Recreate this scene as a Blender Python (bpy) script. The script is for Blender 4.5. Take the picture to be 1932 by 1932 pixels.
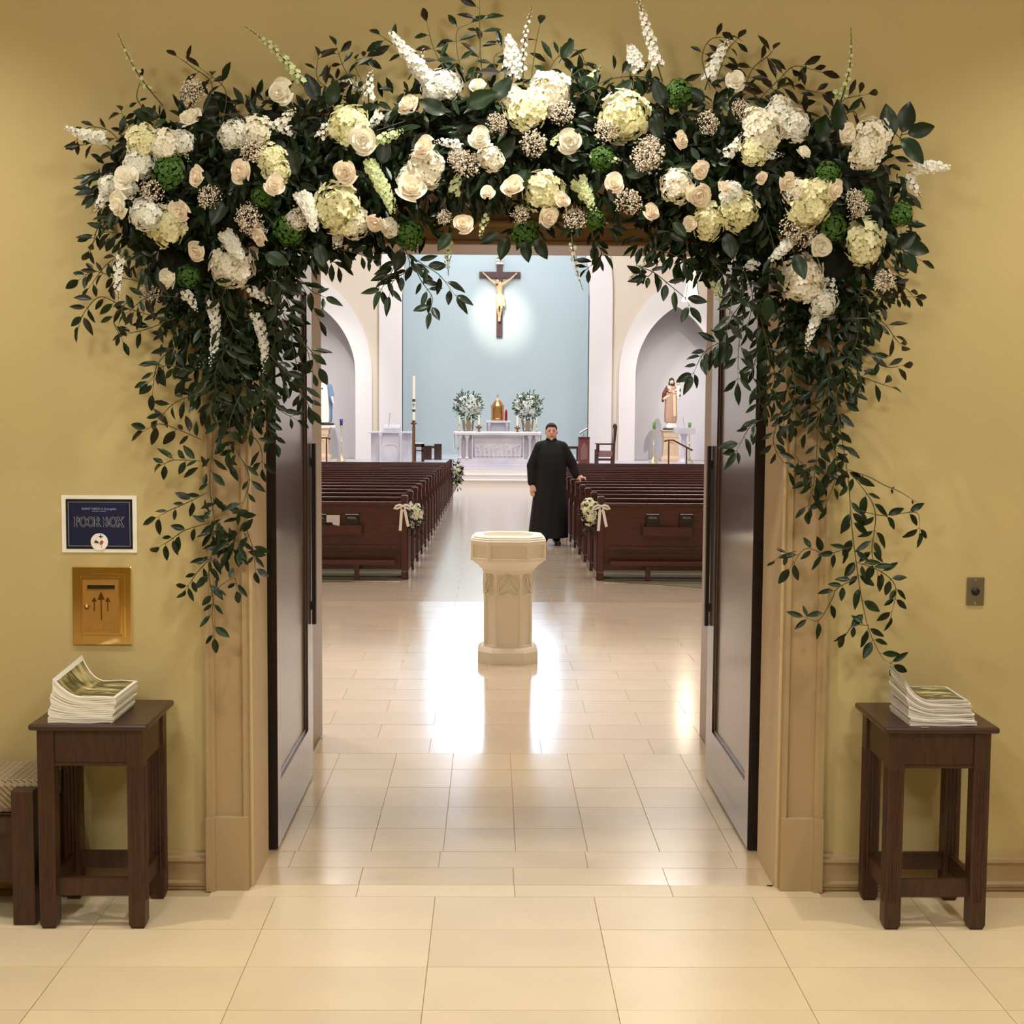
import bpy, bmesh, math, random
import numpy as np
from mathutils import Vector, Matrix, noise
random.seed(7); np.random.seed(7)
PI = math.pi
sc = bpy.context.scene
COL = sc.collection
for o in list(bpy.data.objects): bpy.data.objects.remove(o)

# ---------------------------------------------------------------- camera
F_PX, PITCH, YAW, ROLL, CAM_H = 2691.0, .07747, .01508, .0069, 1.86
fwd = Vector((math.sin(YAW)*math.cos(PITCH), math.cos(YAW)*math.cos(PITCH), -math.sin(PITCH)))
r0 = Vector((math.cos(YAW), -math.sin(YAW), 0)); u0 = r0.cross(fwd)
RT = r0*math.cos(ROLL) + u0*math.sin(ROLL); UP = -r0*math.sin(ROLL) + u0*math.cos(ROLL)
cam_d = bpy.data.cameras.new('camera'); cam = bpy.data.objects.new('camera', cam_d); COL.objects.link(cam)
cam_d.sensor_width = 36; cam_d.lens = 36*F_PX/1932; cam_d.clip_end = 200
m = Matrix((RT, UP, -fwd)).transposed().to_4x4(); m.translation = Vector((0, 0, CAM_H)); cam.matrix_world = m
sc.camera = cam

def at(px, py, Y):
    """world point on the plane y=Y whose position was measured in the photograph"""
    d = fwd + RT*((px-966)/F_PX) - UP*((py-966)/F_PX)
    return Vector((0, 0, CAM_H)) + d*(Y/d.y)
def fl(px, py, z=0.0):
    d = fwd + RT*((px-966)/F_PX) - UP*((py-966)/F_PX)
    return Vector((0, 0, CAM_H)) + d*((z-CAM_H)/d.z)

# ---------------------------------------------------------------- view, world, lights
sc.view_settings.view_transform = 'Standard'; sc.view_settings.look = 'None'
sc.view_settings.gamma = 1; sc.view_settings.use_curve_mapping = False
sc.view_settings.exposure = 0.0
w = bpy.data.worlds.new('world'); sc.world = w; w.use_nodes = True
w.node_tree.nodes['Background'].inputs[0].default_value = (.9, .93, 1, 1)
w.node_tree.nodes['Background'].inputs[1].default_value = .15

def lamp(kind, name, loc, power, color, size=.1, target=None, spot=None, blend=.4, size_y=None):
    d = bpy.data.lights.new(name, kind); o = bpy.data.objects.new(name, d); COL.objects.link(o)
    o.location = loc; d.energy = power; d.color = color
    if kind == 'AREA':
        d.size = size
        if size_y: d.shape = 'RECTANGLE'; d.size_y = size_y
        else: d.shape = 'DISK'
    else: d.shadow_soft_size = size
    if spot: d.spot_size = spot; d.spot_blend = blend
    if target is not None: o.rotation_euler = (Vector(target)-Vector(loc)).to_track_quat('-Z', 'Y').to_euler()
    return o
WARM = (1, .95, .82)
# narthex: recessed ceiling downlights in front of the wall, plus the general light of the room and added fill behind the camera
lamp('SPOT', 'downlight_left', (-2.3, 4.35, 3.85), 132, WARM, .05, (-2.2, 4.6, 0), 2.0, .9)
lamp('SPOT', 'downlight_centre', (.08, 4.35, 3.85), 150, WARM, .05, (.08, 4.6, 0), 2.0, .9)
lamp('SPOT', 'downlight_right', (2.45, 4.35, 3.85), 124, WARM, .05, (2.35, 4.6, 0), 2.0, .9)
for lx in (-1.6, 1.6):
    lamp('AREA', 'narthex_ceiling_light', (lx, .6, 3.8), 60, (1, .94, .84), .7, (lx*.7, 4.6, .6))
for lx in (-1.8, 1.9):
    lamp('AREA', 'rear_fill_light', (lx, -1.4, 3.85), 34, (1, .95, .88), .8)  # unseen fill, added to lift reflections in the brass and table tops
# nave: rows of ceiling lights, and spots on crucifix and statues
for ly in (12, 20, 28, 36):
    for lx in (-4.5, 4.5):
        lamp('AREA', 'nave_ceiling_light', (lx, ly, 11.8), 400, (1, .955, .94), 1.6, (lx*.6, ly+.8, 0))
lamp('AREA', 'sanctuary_light', (0, 41.5, 11.8), 960, (.90, .95, 1), 3.0, (0, 48, 0))
lamp('AREA', 'apse_light', (0, 50.2, 10.5), 150, (.88, .96, 1), 2.0, (0, 54.3, 3.0))
lamp('SPOT', 'crucifix_spot', (-1.4, 47.2, 9.0), 2900, (1, .90, .74), .08, (.30, 54.3, 5.1), .34, 1.0)
lamp('SPOT', 'statue_spot_left', (-5.2, 43.5, 6.8), 1150, (1, .95, .92), .06, (-5.9, 49.0, 2.0), .80, 1.0)
lamp('SPOT', 'statue_spot_right', (6.9, 43.5, 6.8), 1150, (1, .95, .92), .06, (6.2, 49.0, 2.0), .80, 1.0)
lamp('AREA', 'crossing_light', (0, 9.6, 5.0), 85, (1, .95, .88), 1.6, (0, 10.6, 0))
lamp('AREA', 'vestibule_light', (.1, 6.5, 2.80), 2.5, (1, .80, .58), .3, (.1, 6.5, 0))

# ---------------------------------------------------------------- materials
def lin(c):
    return tuple((x/255/12.92 if x/255 <= .04045 else ((x/255+.055)/1.055)**2.4) for x in c)
MATS = {}
def mat(name, c, rough=.6, metal=0, var=0, vscale=8, bump=0, bscale=60, c2=None, stretch=None, spec=.5, coat=0,
        trans=0, emit=0, rnd=0, sub=0, croff=0.03):
    m = bpy.data.materials.new(name); m.use_nodes = True; N = m.node_tree.nodes; L = m.node_tree.links
    b = N['Principled BSDF']; col = lin(c)
    b.inputs['Base Color'].default_value = (*col, 1); b.inputs['Roughness'].default_value = rough
    b.inputs['Metallic'].default_value = metal; b.inputs['Specular IOR Level'].default_value = spec
    if coat: b.inputs['Coat Weight'].default_value = coat; b.inputs['Coat Roughness'].default_value = croff
    if emit: b.inputs['Emission Color'].default_value = (*col, 1); b.inputs['Emission Strength'].default_value = emit
    if sub:
        b.inputs['Subsurface Weight'].default_value = sub; b.inputs['Subsurface Radius'].default_value = (.02, .012, .008)
    tc = N.new('ShaderNodeTexCoord'); mp = N.new('ShaderNodeMapping'); L.new(tc.outputs['Object'], mp.inputs[0])
    if stretch: mp.inputs['Scale'].default_value = stretch
    out = None
    if var or c2:
        n = N.new('ShaderNodeTexNoise'); n.inputs['Scale'].default_value = vscale; n.inputs['Detail'].default_value = 5
        L.new(mp.outputs[0], n.inputs[0])
        r = N.new('ShaderNodeValToRGB'); L.new(n.outputs['Fac'], r.inputs[0])
        r.color_ramp.elements[0].position = .3; r.color_ramp.elements[1].position = .7
        a = lin(c2) if c2 else tuple(x*(1-var) for x in col)
        r.color_ramp.elements[0].color = (*a, 1); r.color_ramp.elements[1].color = (*(col if c2 else tuple(min(1, x*(1+var*.5)) for x in col)), 1)
        out = r.outputs[0]
    if rnd:
        g = N.new('ShaderNodeNewGeometry'); oi = N.new('ShaderNodeObjectInfo'); ad = N.new('ShaderNodeMath'); ad.operation = 'ADD'
        L.new(g.outputs['Random Per Island'], ad.inputs[0]); L.new(oi.outputs['Random'], ad.inputs[1])
        fr = N.new('ShaderNodeMath'); fr.operation = 'FRACT'; L.new(ad.outputs[0], fr.inputs[0])
        mr = N.new('ShaderNodeMapRange'); L.new(fr.outputs[0], mr.inputs[0]); mr.inputs[3].default_value = 1-rnd; mr.inputs[4].default_value = 1+rnd
        hs = N.new('ShaderNodeHueSaturation'); L.new(mr.outputs[0], hs.inputs['Value'])
        if out: L.new(out, hs.inputs['Color'])
        else: hs.inputs['Color'].default_value = (*col, 1)
        out = hs.outputs[0]
    if out: L.new(out, b.inputs['Base Color'])
    if bump:
        n2 = N.new('ShaderNodeTexNoise'); n2.inputs['Scale'].default_value = bscale; n2.inputs['Detail'].default_value = 4
        L.new(mp.outputs[0], n2.inputs[0]); bp = N.new('ShaderNodeBump'); bp.inputs['Strength'].default_value = bump
        bp.inputs['Distance'].default_value = .01; L.new(n2.outputs['Fac'], bp.inputs['Height']); L.new(bp.outputs[0], b.inputs['Normal'])
    if trans:
        t = N.new('ShaderNodeBsdfTranslucent'); t.inputs[0].default_value = (*tuple(min(1, x*1.3) for x in col), 1)
        mx = N.new('ShaderNodeMixShader'); mx.inputs[0].default_value = trans
        L.new(b.outputs[0], mx.inputs[1]); L.new(t.outputs[0], mx.inputs[2]); L.new(mx.outputs[0], N['Material Output'].inputs[0])
        if out: L.new(out, t.inputs[0])
    MATS[name] = m; return m
M = MATS
mat('wall_paint', (190, 172, 120), .75, var=.05, vscale=1.5, bump=.06, bscale=140)
mat('trim_paint', (170, 146, 108), .42, var=.03, vscale=2)
mat('nave_tan', (217, 203, 186), .8, var=.03, vscale=.6)
mat('nave_white', (226, 221, 220), .7, var=.02, vscale=.6)
mat('niche_paint', (222, 219, 222), .8, var=.02, vscale=.6)
mat('apse_paint', (194, 203, 203), .8, var=.03, vscale=.5)
mat('ceiling_paint', (226, 220, 208), .85)
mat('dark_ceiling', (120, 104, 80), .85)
mat('dark_wood', (66, 32, 22), .30, c2=(40, 18, 12), vscale=6, stretch=(14, 14, 1.2), spec=.5, coat=.5, croff=.16)
mat('door_wood', (74, 40, 36), .34, c2=(54, 27, 24), vscale=5, stretch=(3, 14, .6), spec=.6, coat=1, croff=.13)
mat('door_edge', (30, 13, 9), .5)
mat('pew_wood', (82, 30, 25), .34, c2=(48, 20, 16), vscale=4, stretch=(1.5, 14, 14), coat=.35, croff=.2)
mat('table_wood', (74, 38, 19), .45, c2=(46, 23, 11), vscale=7, stretch=(14, 14, 1.5), coat=.08, croff=.2)
mat('tabletop_wood', (64, 30, 21), .38, c2=(44, 20, 14), vscale=7, stretch=(1.5, 14, 14), coat=.25, croff=.2)
mat('tile', (232, 214, 180), .30, var=.07, vscale=2.3, rnd=.05, spec=.35, coat=.0, bump=.01, bscale=5)
mat('tile_polished', (212, 192, 166), .16, var=.06, vscale=1.6, rnd=.05, spec=.6, coat=.6, croff=.13)
mat('tile_vestibule', (216, 194, 158), .24, var=.07, vscale=2.0, rnd=.05, spec=.55, coat=.30, croff=.13)
mat('casing_dim', (158, 126, 82), .4, var=.03)  # darker trim paint: the far casing's dim light is put into its colour
mat('grout', (194, 170, 134), .8)
mat('carpet', (104, 98, 74), .95, var=.12, vscale=40, bump=.4, bscale=300)
mat('font_stone', (242, 235, 216), .55, var=.04, vscale=5, bump=.05, bscale=90)
mat('marble', (224, 222, 228), .35, c2=(196, 194, 206), vscale=1.4, bump=.02, bscale=20)
mat('stone_tan', (214, 186, 156), .6, var=.05)
mat('stone_grey', (142, 142, 136), .7, var=.1)
mat('brass', (255, 222, 146), .09, 1, var=.02)
mat('brass_satin', (206, 164, 98), .38, 1, bump=.05, bscale=200)
mat('gold', (226, 176, 118), .24, 1)
mat('bronze', (120, 84, 50), .35, 1)
mat('steel', (150, 146, 134), .35, 1, var=.05)
mat('chrome', (225, 225, 228), .1, 1)
mat('black_iron', (26, 20, 18), .4)
mat('black', (8, 8, 9), .5)
mat('paper', (236, 232, 222), .7, rnd=.04)
mat('paper_grey', (200, 194, 190), .8, rnd=.10, var=.06, vscale=30)
mat('navy', (14, 22, 62), .35)
mat('sign_black', (6, 8, 16), .35)
mat('sign_silver', (150, 156, 168), .4)
mat('sign_blueish', (150, 160, 205), .4)
mat('red', (170, 60, 50), .5)
mat('olive', (70, 64, 30), .5)
mat('white', (240, 238, 234), .5)
mat('candle', (244, 240, 228), .5, sub=.1)
mat('cobalt', (40, 30, 130), .2)
mat('green_glass', (96, 150, 60), .15)
mat('red_glass', (150, 16, 16), .2)
mat('lantern_glow', (255, 246, 226), .5, emit=2.2)
mat('skin', (236, 184, 166), .5, var=.05, vscale=30, sub=.1)
mat('skin_shadow', (150, 90, 78), .6)
mat('lip', (176, 98, 90), .5)
mat('hair_dark', (44, 28, 20), .7, bump=.5, bscale=120)
mat('cassock', (6, 6, 7), .8, var=.15, vscale=9, bump=.12, bscale=14)
mat('shoe', (12, 10, 10), .25)
mat('statue_skin', (226, 190, 160), .5)
mat('corpus_skin', (222, 176, 130), .5, var=.08, vscale=4)
mat('loincloth', (250, 236, 170), .6)
mat('cross_wood', (88, 52, 48), .5, c2=(70, 40, 38), vscale=5, stretch=(3, 3, 1))
mat('statue_blue', (104, 128, 160), .55, var=.08, vscale=5)
mat('statue_white', (236, 230, 220), .55)
mat('statue_dark', (56, 56, 52), .6)
mat('statue_brown', (110, 52, 40), .55)
mat('statue_rose', (186, 150, 130), .55, var=.08, vscale=4)
mat('statue_cream', (240, 206, 164), .5)
mat('seat_fabric', (120, 104, 82), .9)
mat('chair_fabric', (128, 92, 88), .8)
mat('ribbon', (244, 236, 226), .35, trans=.2)
mat('leaf_bright', (64, 96, 54), .5, rnd=.4)
mat('hydrangea_core', (176, 176, 112), .8)
mat('brass_sheen', (222, 208, 168), .3, .7)  # brass paled: light reflections are put into its base colour
mat('leaf', (22, 40, 17), .38, rnd=.55, spec=.35, trans=.08)
mat('leaf_brown', (36, 30, 15), .45, rnd=.35, spec=.3, trans=.06)
mat('leaf_grey', (52, 72, 50), .45, rnd=.3, trans=.10)
mat('gap_dark', (12, 20, 8), .95, var=.4, vscale=30, bump=.8, bscale=60)  # near-black green: shade in the foliage gaps put into the colour
mat('stem', (66, 66, 34), .6)
mat('stem_brown', (70, 52, 30), .6)
mat('petal_cream', (255, 250, 236), .55, trans=.30, rnd=.02)
mat('petal_blush', (255, 244, 226), .55, trans=.30, rnd=.02)
mat('petal_white', (250, 250, 244), .55, trans=.28, rnd=.04)
mat('petal_yellow', (250, 247, 208), .55, trans=.28, rnd=.05)
mat('petal_green', (216, 228, 178), .55, trans=.22, rnd=.08)
mat('viburnum', (72, 112, 36), .6, trans=.15, rnd=.25)
mat('wax', (238, 228, 212), .6, rnd=.12)
mat('wax_dark', (166, 140, 120), .6, rnd=.2)
def extra_nodes():
    # woven lattice on the bench seat
    m = M['seat_fabric']; N = m.node_tree.nodes; L = m.node_tree.links; b = N['Principled BSDF']
    tc = N.new('ShaderNodeTexCoord'); mp = N.new('ShaderNodeMapping'); L.new(tc.outputs['Object'], mp.inputs[0])
    mp.inputs['Rotation'].default_value = (0, .8, .78); mp.inputs['Scale'].default_value = (22, 22, 22)
    br = N.new('ShaderNodeTexBrick'); L.new(mp.outputs[0], br.inputs[0]); br.inputs['Scale'].default_value = 1
    br.inputs['Mortar Size'].default_value = .07
    br.inputs[1].default_value = (*lin((96, 80, 60)), 1); br.inputs[2].default_value = (*lin((104, 88, 66)), 1); br.inputs[3].default_value = (*lin((156, 140, 112)), 1)
    L.new(br.outputs[0], b.inputs['Base Color'])
    # printed picture on the bulletin covers: cloudy greens, greys and creams
    m = mat('cover_print', (100, 96, 70), .3); N = m.node_tree.nodes; L = m.node_tree.links; b = N['Principled BSDF']
    tc = N.new('ShaderNodeTexCoord'); mp = N.new('ShaderNodeMapping'); L.new(tc.outputs['Object'], mp.inputs[0]); mp.inputs['Scale'].default_value = (1, 2.2, .6)
    n = N.new('ShaderNodeTexNoise'); n.inputs['Scale'].default_value = 11; n.inputs['Detail'].default_value = 6; n.inputs['Distortion'].default_value = 1.2
    L.new(mp.outputs[0], n.inputs[0]); r = N.new('ShaderNodeValToRGB'); L.new(n.outputs['Fac'], r.inputs[0])
    for p, c in ((.30, (40, 42, 34)), (.45, (74, 76, 52)), (.55, (150, 142, 100)), (.68, (214, 200, 150))):
        if p in (.30, .45): e = r.color_ramp.elements[0 if p == .30 else 1]; e.position = p
        else: e = r.color_ramp.elements.new(p)
        e.color = (*lin(c), 1)
    L.new(r.outputs[0], b.inputs['Base Color'])
extra_nodes()

# ---------------------------------------------------------------- mesh helpers
class MB:
    def __init__(s): s.v = []; s.f = []; s.m = []
    def add(s, vs, fs, mi=0, mx=None):
        k = len(s.v)
        for p in vs:
            p = Vector(p)
            s.v.append(tuple(mx @ p) if mx else tuple(p))
        for f in fs: s.f.append(tuple(i+k for i in f)); s.m.append(mi)
        return s
    def box(s, x0, x1, y0, y1, z0, z1, mi=0, mx=None):
        vs = [(x, y, z) for z in (z0, z1) for y in (y0, y1) for x in (x0, x1)]
        return s.add(vs, [(0, 2, 3, 1), (4, 5, 7, 6), (0, 1, 5, 4), (2, 6, 7, 3), (0, 4, 6, 2), (1, 3, 7, 5)], mi, mx)
    def prism(s, poly, a, b, axis='z', mi=0, mx=None):
        """poly: 2D points; axis z: (x,y), y: (x,z), x: (y,z)"""
        n = len(poly)
        def P(p, t): return {'z': (p[0], p[1], t), 'y': (p[0], t, p[1]), 'x': (t, p[0], p[1])}[axis]
        vs = [P(p, a) for p in poly]+[P(p, b) for p in poly]
        fs = [(i, (i+1) % n, n+(i+1) % n, n+i) for i in range(n)]
        fs += [tuple(range(n-1, -1, -1)), tuple(range(n, 2*n))]
        return s.add(vs, fs, mi, mx)
    def tube(s, pts, r, n=8, mi=0, mx=None, cap=True):
        pts = [Vector(p) for p in pts]; rs = r if isinstance(r, (list, tuple)) else [r]*len(pts)
        vs = []; fs = []; prev = None
        for i, p in enumerate(pts):
            t = (pts[min(i+1, len(pts)-1)]-pts[max(i-1, 0)]).normalized()
            if prev is None:
                a = t.orthogonal().normalized()
            else:
                a = (prev - t*prev.dot(t)).normalized()
            prev = a; b = t.cross(a)
            for k in range(n):
                q = 2*PI*k/n; vs.append(p + (a*math.cos(q)+b*math.sin(q))*rs[i])
        for i in range(len(pts)-1):
            for k in range(n):
                fs.append((i*n+k, i*n+(k+1) % n, (i+1)*n+(k+1) % n, (i+1)*n+k))
        if cap: fs += [tuple(range(n-1, -1, -1)), tuple((len(pts)-1)*n+k for k in range(n))]
        return s.add(vs, fs, mi, mx)
    def lathe(s, prof, n=20, mi=0, mx=None, sx=1, sy=1, cx=0, cy=0, ph=0):
        """prof: list of (radius, z)"""
        vs = [(cx+max(r, 1e-4)*sx*math.cos(2*PI*k/n+ph), cy+max(r, 1e-4)*sy*math.sin(2*PI*k/n+ph), z) for r, z in prof for k in range(n)]
        fs = [(i*n+k, i*n+(k+1) % n, (i+1)*n+(k+1) % n, (i+1)*n+k) for i in range(len(prof)-1) for k in range(n)]
        fs += [tuple(range(n-1, -1, -1)), tuple((len(prof)-1)*n+k for k in range(n))]
        return s.add(vs, fs, mi, mx)
    def ball(s, c, r, n=10, mi=0, mx=None):
        r = r if isinstance(r, (tuple, list)) else (r, r, r)
        k = len(s.v); R = Matrix.Translation(c) @ Matrix.Diagonal((*r, 1))
        s.lathe([(math.sin(PI*i/n), -math.cos(PI*i/n)) for i in range(n+1)], n+2, mi, (mx @ R) if mx else R)
        return s
    def loft(s, rings, mi=0, mx=None, cap=True):
        n = len(rings[0]); vs = [p for r in rings for p in r]
        fs = [(i*n+k, i*n+(k+1) % n, (i+1)*n+(k+1) % n, (i+1)*n+k) for i in range(len(rings)-1) for k in range(n)]
        if cap: fs += [tuple(range(n-1, -1, -1)), tuple((len(rings)-1)*n+k for k in range(n))]
        return s.add(vs, fs, mi, mx)
    def mesh(s, name, mats, smooth=False):
        me = bpy.data.meshes.new(name); me.from_pydata(s.v, [], s.f)
        for x in (mats if isinstance(mats, (list, tuple)) else [mats]): me.materials.append(M[x])
        if any(s.m): me.polygons.foreach_set('material_index', s.m)
        if smooth: me.polygons.foreach_set('use_smooth', [True]*len(me.polygons))
        me.update(); return me
    def build(s, name, mats, parent=None, smooth=False, bevel=0, fix=True):
        me = s.mesh(name, mats, smooth)
        if fix:
            b = bmesh.new(); b.from_mesh(me); bmesh.ops.recalc_face_normals(b, faces=b.faces); b.to_mesh(me); b.free()
        return link(name, me, parent, bevel)
def link(name, me, parent=None, bevel=0):
    o = bpy.data.objects.new(name, me); COL.objects.link(o)
    if parent: o.parent = parent
    if bevel:
        md = o.modifiers.new('bevel', 'BEVEL'); md.width = bevel; md.segments = 2; md.limit_method = 'ANGLE'
    return o
def tag(o, label=None, cat=None, group=None, kind=None):
    if label: o['label'] = label
    if cat: o['category'] = cat
    if group: o['group'] = group
    if kind: o['kind'] = kind
    return o
def thing(name, loc, label, cat, group=None, rz=0, kind=None):
    o = bpy.data.objects.new(name, None); COL.objects.link(o); o.location = loc; o.rotation_euler = (0, 0, rz)
    o.empty_display_size = .1
    return tag(o, label, cat, group, kind)
def copy_tree(o, parent=None):
    c = o.copy(); COL.objects.link(c); c.parent = parent
    for ch in list(o.children): copy_tree(ch, c)
    return c
def plate(name, outer, holes, y0, y1, mats, parent=None, mi=0):
    """flat plate in the XZ plane with holes, thick from y0 to y1"""
    cu = bpy.data.curves.new(name, 'CURVE'); cu.dimensions = '2D'; cu.fill_mode = 'BOTH'; cu.extrude = abs(y1-y0)/2
    for loop in [outer]+list(holes):
        sp = cu.splines.new('POLY'); sp.points.add(len(loop)-1)
        for p, q in zip(sp.points, loop): p.co = (q[0], q[1], 0, 1)
        sp.use_cyclic_u = True
    ob = bpy.data.objects.new(name, cu); COL.objects.link(ob)
    me = bpy.data.meshes.new_from_object(ob.evaluated_get(bpy.context.evaluated_depsgraph_get()))
    bpy.data.objects.remove(ob)
    me.transform(Matrix.Translation((0, (y0+y1)/2, 0)) @ Matrix.Rotation(PI/2, 4, 'X'))
    me.materials.clear(); me.materials.append(M[mats]); me.name = name
    return link(name, me, parent)
def text(name, s, size, matn, parent, loc, rot=(PI/2, 0, 0), ext=.0006, sx=1):
    cu = bpy.data.curves.new(name, 'FONT'); cu.body = s; cu.size = size; cu.extrude = ext; cu.align_x = 'CENTER'; cu.align_y = 'CENTER'
    ob = bpy.data.objects.new(name, cu); COL.objects.link(ob)
    me = bpy.data.meshes.new_from_object(ob.evaluated_get(bpy.context.evaluated_depsgraph_get())); bpy.data.objects.remove(ob)
    me.materials.clear(); me.materials.append(M[matn])
    o = link(name, me, parent); o.location = loc; o.rotation_euler = rot; o.scale = (sx, 1, 1); return o
def capsule(mb, a, b, ra, rb, n=12, flat=None):
    a = Vector(a); b = Vector(b); t = (b-a); L = t.length; t = t/L if L else Vector((0, 0, 1))
    pts = []; rs = []
    for k in range(4): q = PI/2*k/4; pts.append(a - t*ra*math.cos(q)); rs.append(max(ra*math.sin(q), 1e-4))
    pts.append(a); rs.append(ra); pts.append(b); rs.append(rb)
    for k in range(3, -1, -1): q = PI/2*k/4; pts.append(b + t*rb*math.cos(q)); rs.append(max(rb*math.sin(q), 1e-4))
    mb.tube(pts, rs, n)
def blob(name, mb, matn, voxel, parent=None, smooth=3, disp=None):
    """fuse overlapping volumes into ONE continuous smooth surface"""
    me = mb.mesh(name, matn)
    b = bmesh.new(); b.from_mesh(me); bmesh.ops.recalc_face_normals(b, faces=b.faces); b.to_mesh(me); b.free()
    o = bpy.data.objects.new(name, me); COL.objects.link(o)
    r = o.modifiers.new('r', 'REMESH'); r.mode = 'VOXEL'; r.voxel_size = voxel; r.use_smooth_shade = True
    if smooth: s = o.modifiers.new('s', 'SMOOTH'); s.iterations = smooth; s.factor = .5
    me2 = bpy.data.meshes.new_from_object(o.evaluated_get(bpy.context.evaluated_depsgraph_get()))
    bpy.data.objects.remove(o)
    if not me2.materials: me2.materials.append(M[matn])
    if disp:
        for v in me2.vertices: v.co = disp(v.co.copy())
    me2.polygons.foreach_set('use_smooth', [True]*len(me2.polygons))
    return link(name, me2, parent)
# ================================================================ SETTING
SLOPE = .0195
def zf(Y): return 0.0 if Y < 13 else -(Y-13)*SLOPE
CX = .102; WY = 5.34; WB = 5.71; VY = 7.40; VB = 7.87; EY = 48.9; AY = 54.4; PZ = -.141; NCX = .145
def S(o, label, cat, kind='structure'): return tag(o, label, cat, None, kind)
# narthex wall around the doorway
o = plate('wall_front', [(-4.2, 0), (CX-1.011, 0), (CX-1.011, 2.74), (CX+1.011, 2.74), (CX+1.011, 0), (4.4, 0), (4.4, 3.95), (-4.2, 3.95)], [], WY, WB, 'wall_paint')
S(o, 'tan painted wall around the wide doorway', 'wall')
for n, x0, x1 in (('wall_left', -4.3, -4.2), ('wall_right', 4.4, 4.5)):
    S(MB().box(x0, x1, -2.5, WY, 0, 3.95).build(n, 'wall_paint'), 'tan side wall of the entrance hall, %s' % n[5:], 'wall')
S(MB().box(-4.3, 4.5, -2.6, -2.5, 0, 3.95).build('wall_back', 'wall_paint'), 'tan wall of the entrance hall behind the viewer', 'wall')
S(MB().box(-4.3, 4.5, -2.6, WB, 3.95, 4.05).build('ceiling', 'ceiling_paint'), 'pale ceiling of the entrance hall', 'ceiling')
# vestibule
for n, x0, x1 in (('wall_vestibule_left', -1.45, -1.05), ('wall_vestibule_right', 1.26, 1.66)):
    S(MB().box(x0, x1, WB, VY, 0, 2.95).build(n, 'trim_paint'), 'cream side wall of the door recess, %s' % n.split('_')[-1], 'wall')
S(MB().box(-1.45, 1.66, WB, VY, 2.88, 2.95).build('ceiling_vestibule', 'dark_ceiling'), 'ceiling of the door recess', 'ceiling')
FL, FR, FT = -.933, 1.18, 2.655
o = plate('wall_nave_entrance', [(-9.6, -.02), (FL, -.02), (FL, FT), (FR, FT), (FR, -.02), (9.9, -.02), (9.9, 13), (-9.6, 13)], [], VY, VB, 'trim_paint')
S(o, 'cream wall between door recess and church interior', 'wall')
# nave shell
for n, x0, x1 in (('wall_nave_left', -9.7, -9.5), ('wall_nave_right', 9.8, 10.0)):
    S(MB().box(x0, x1, VB, EY, -1.2, 13).build(n, 'nave_tan'), 'side wall of the church, %s' % n.split('_')[-1], 'wall')
S(MB().box(-9.7, 10, VB, AY+.2, 13, 13.2).build('ceiling_nave', 'nave_white'), 'white church ceiling', 'ceiling')
def arch(cx, w, zb, zs, zp, n=16):
    h = zp-zs; R = (w*w+h*h)/(2*w); pts = [(cx-w, zb), (cx-w, zs)]
    c = cx-w+R; a1 = math.atan2(h, cx-c)
    for i in range(1, n+1): a = PI+(a1-PI)*i/n; pts.append((c+R*math.cos(a), zs+R*math.sin(a)))
    c = cx+w-R; a0 = math.atan2(h, cx-c)
    for i in range(1, n+1): a = a0*(1-i/n); pts.append((c+R*math.cos(a), zs+R*math.sin(a)))
    pts.append((cx+w, zb)); return pts
NX = 6.145; NW = 1.38; zb = PZ
aL = arch(NCX-NX, NW, zb, 2.75, 5.12); aR = arch(NCX+NX, NW, zb, 2.75, 5.12); aC = arch(NCX, 3.18, zb, 5.5, 11.0)
o = plate('wall_end', [(-9.7, zb-.6), (10, zb-.6), (10, 13), (-9.7, 13)], [aL[::-1], aR[::-1], aC[::-1]], EY, EY+.35, 'nave_tan')
S(o, 'tan end wall with pointed niches and tall chancel arch', 'wall')
for nm, cx, w, bw, zs, zp, zo in (('trim_1', NCX-NX, NW, .56, 2.75, 5.12, 6.1), ('trim_2', NCX+NX, NW, .56, 2.75, 5.12, 6.1), ('trim_3', NCX, 3.18, .78, 5.5, 11.0, 12.2)):
    po = arch(cx, w+bw, zb, zs, zo); pi_ = arch(cx, w, zb, zs, zp)
    o = plate(nm, po+pi_[::-1], [], EY-.14, EY+.36, 'nave_white')
    S(o, {'trim_1': 'white pointed arch band around the left niche', 'trim_2': 'white pointed arch band around the right niche', 'trim_3': 'broad white band of the chancel arch'}[nm], 'arch')
for nm, cx in (('wall_niche_left', NCX-NX), ('wall_niche_right', NCX+NX)):
    mb = MB().box(cx-1.9, cx+1.9, EY+1.3, EY+1.4, zb, 6.3).box(cx-1.98, cx-1.9, EY+.34, EY+1.4, zb, 6.3).box(cx+1.9, cx+1.98, EY+.34, EY+1.4, zb, 6.3).box(cx-1.98, cx+1.98, EY+.34, EY+1.4, 6.3, 6.4)
    S(mb.build(nm, 'niche_paint'), 'pale grey back of the %s statue niche' % nm.split('_')[-1], 'wall')
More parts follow.
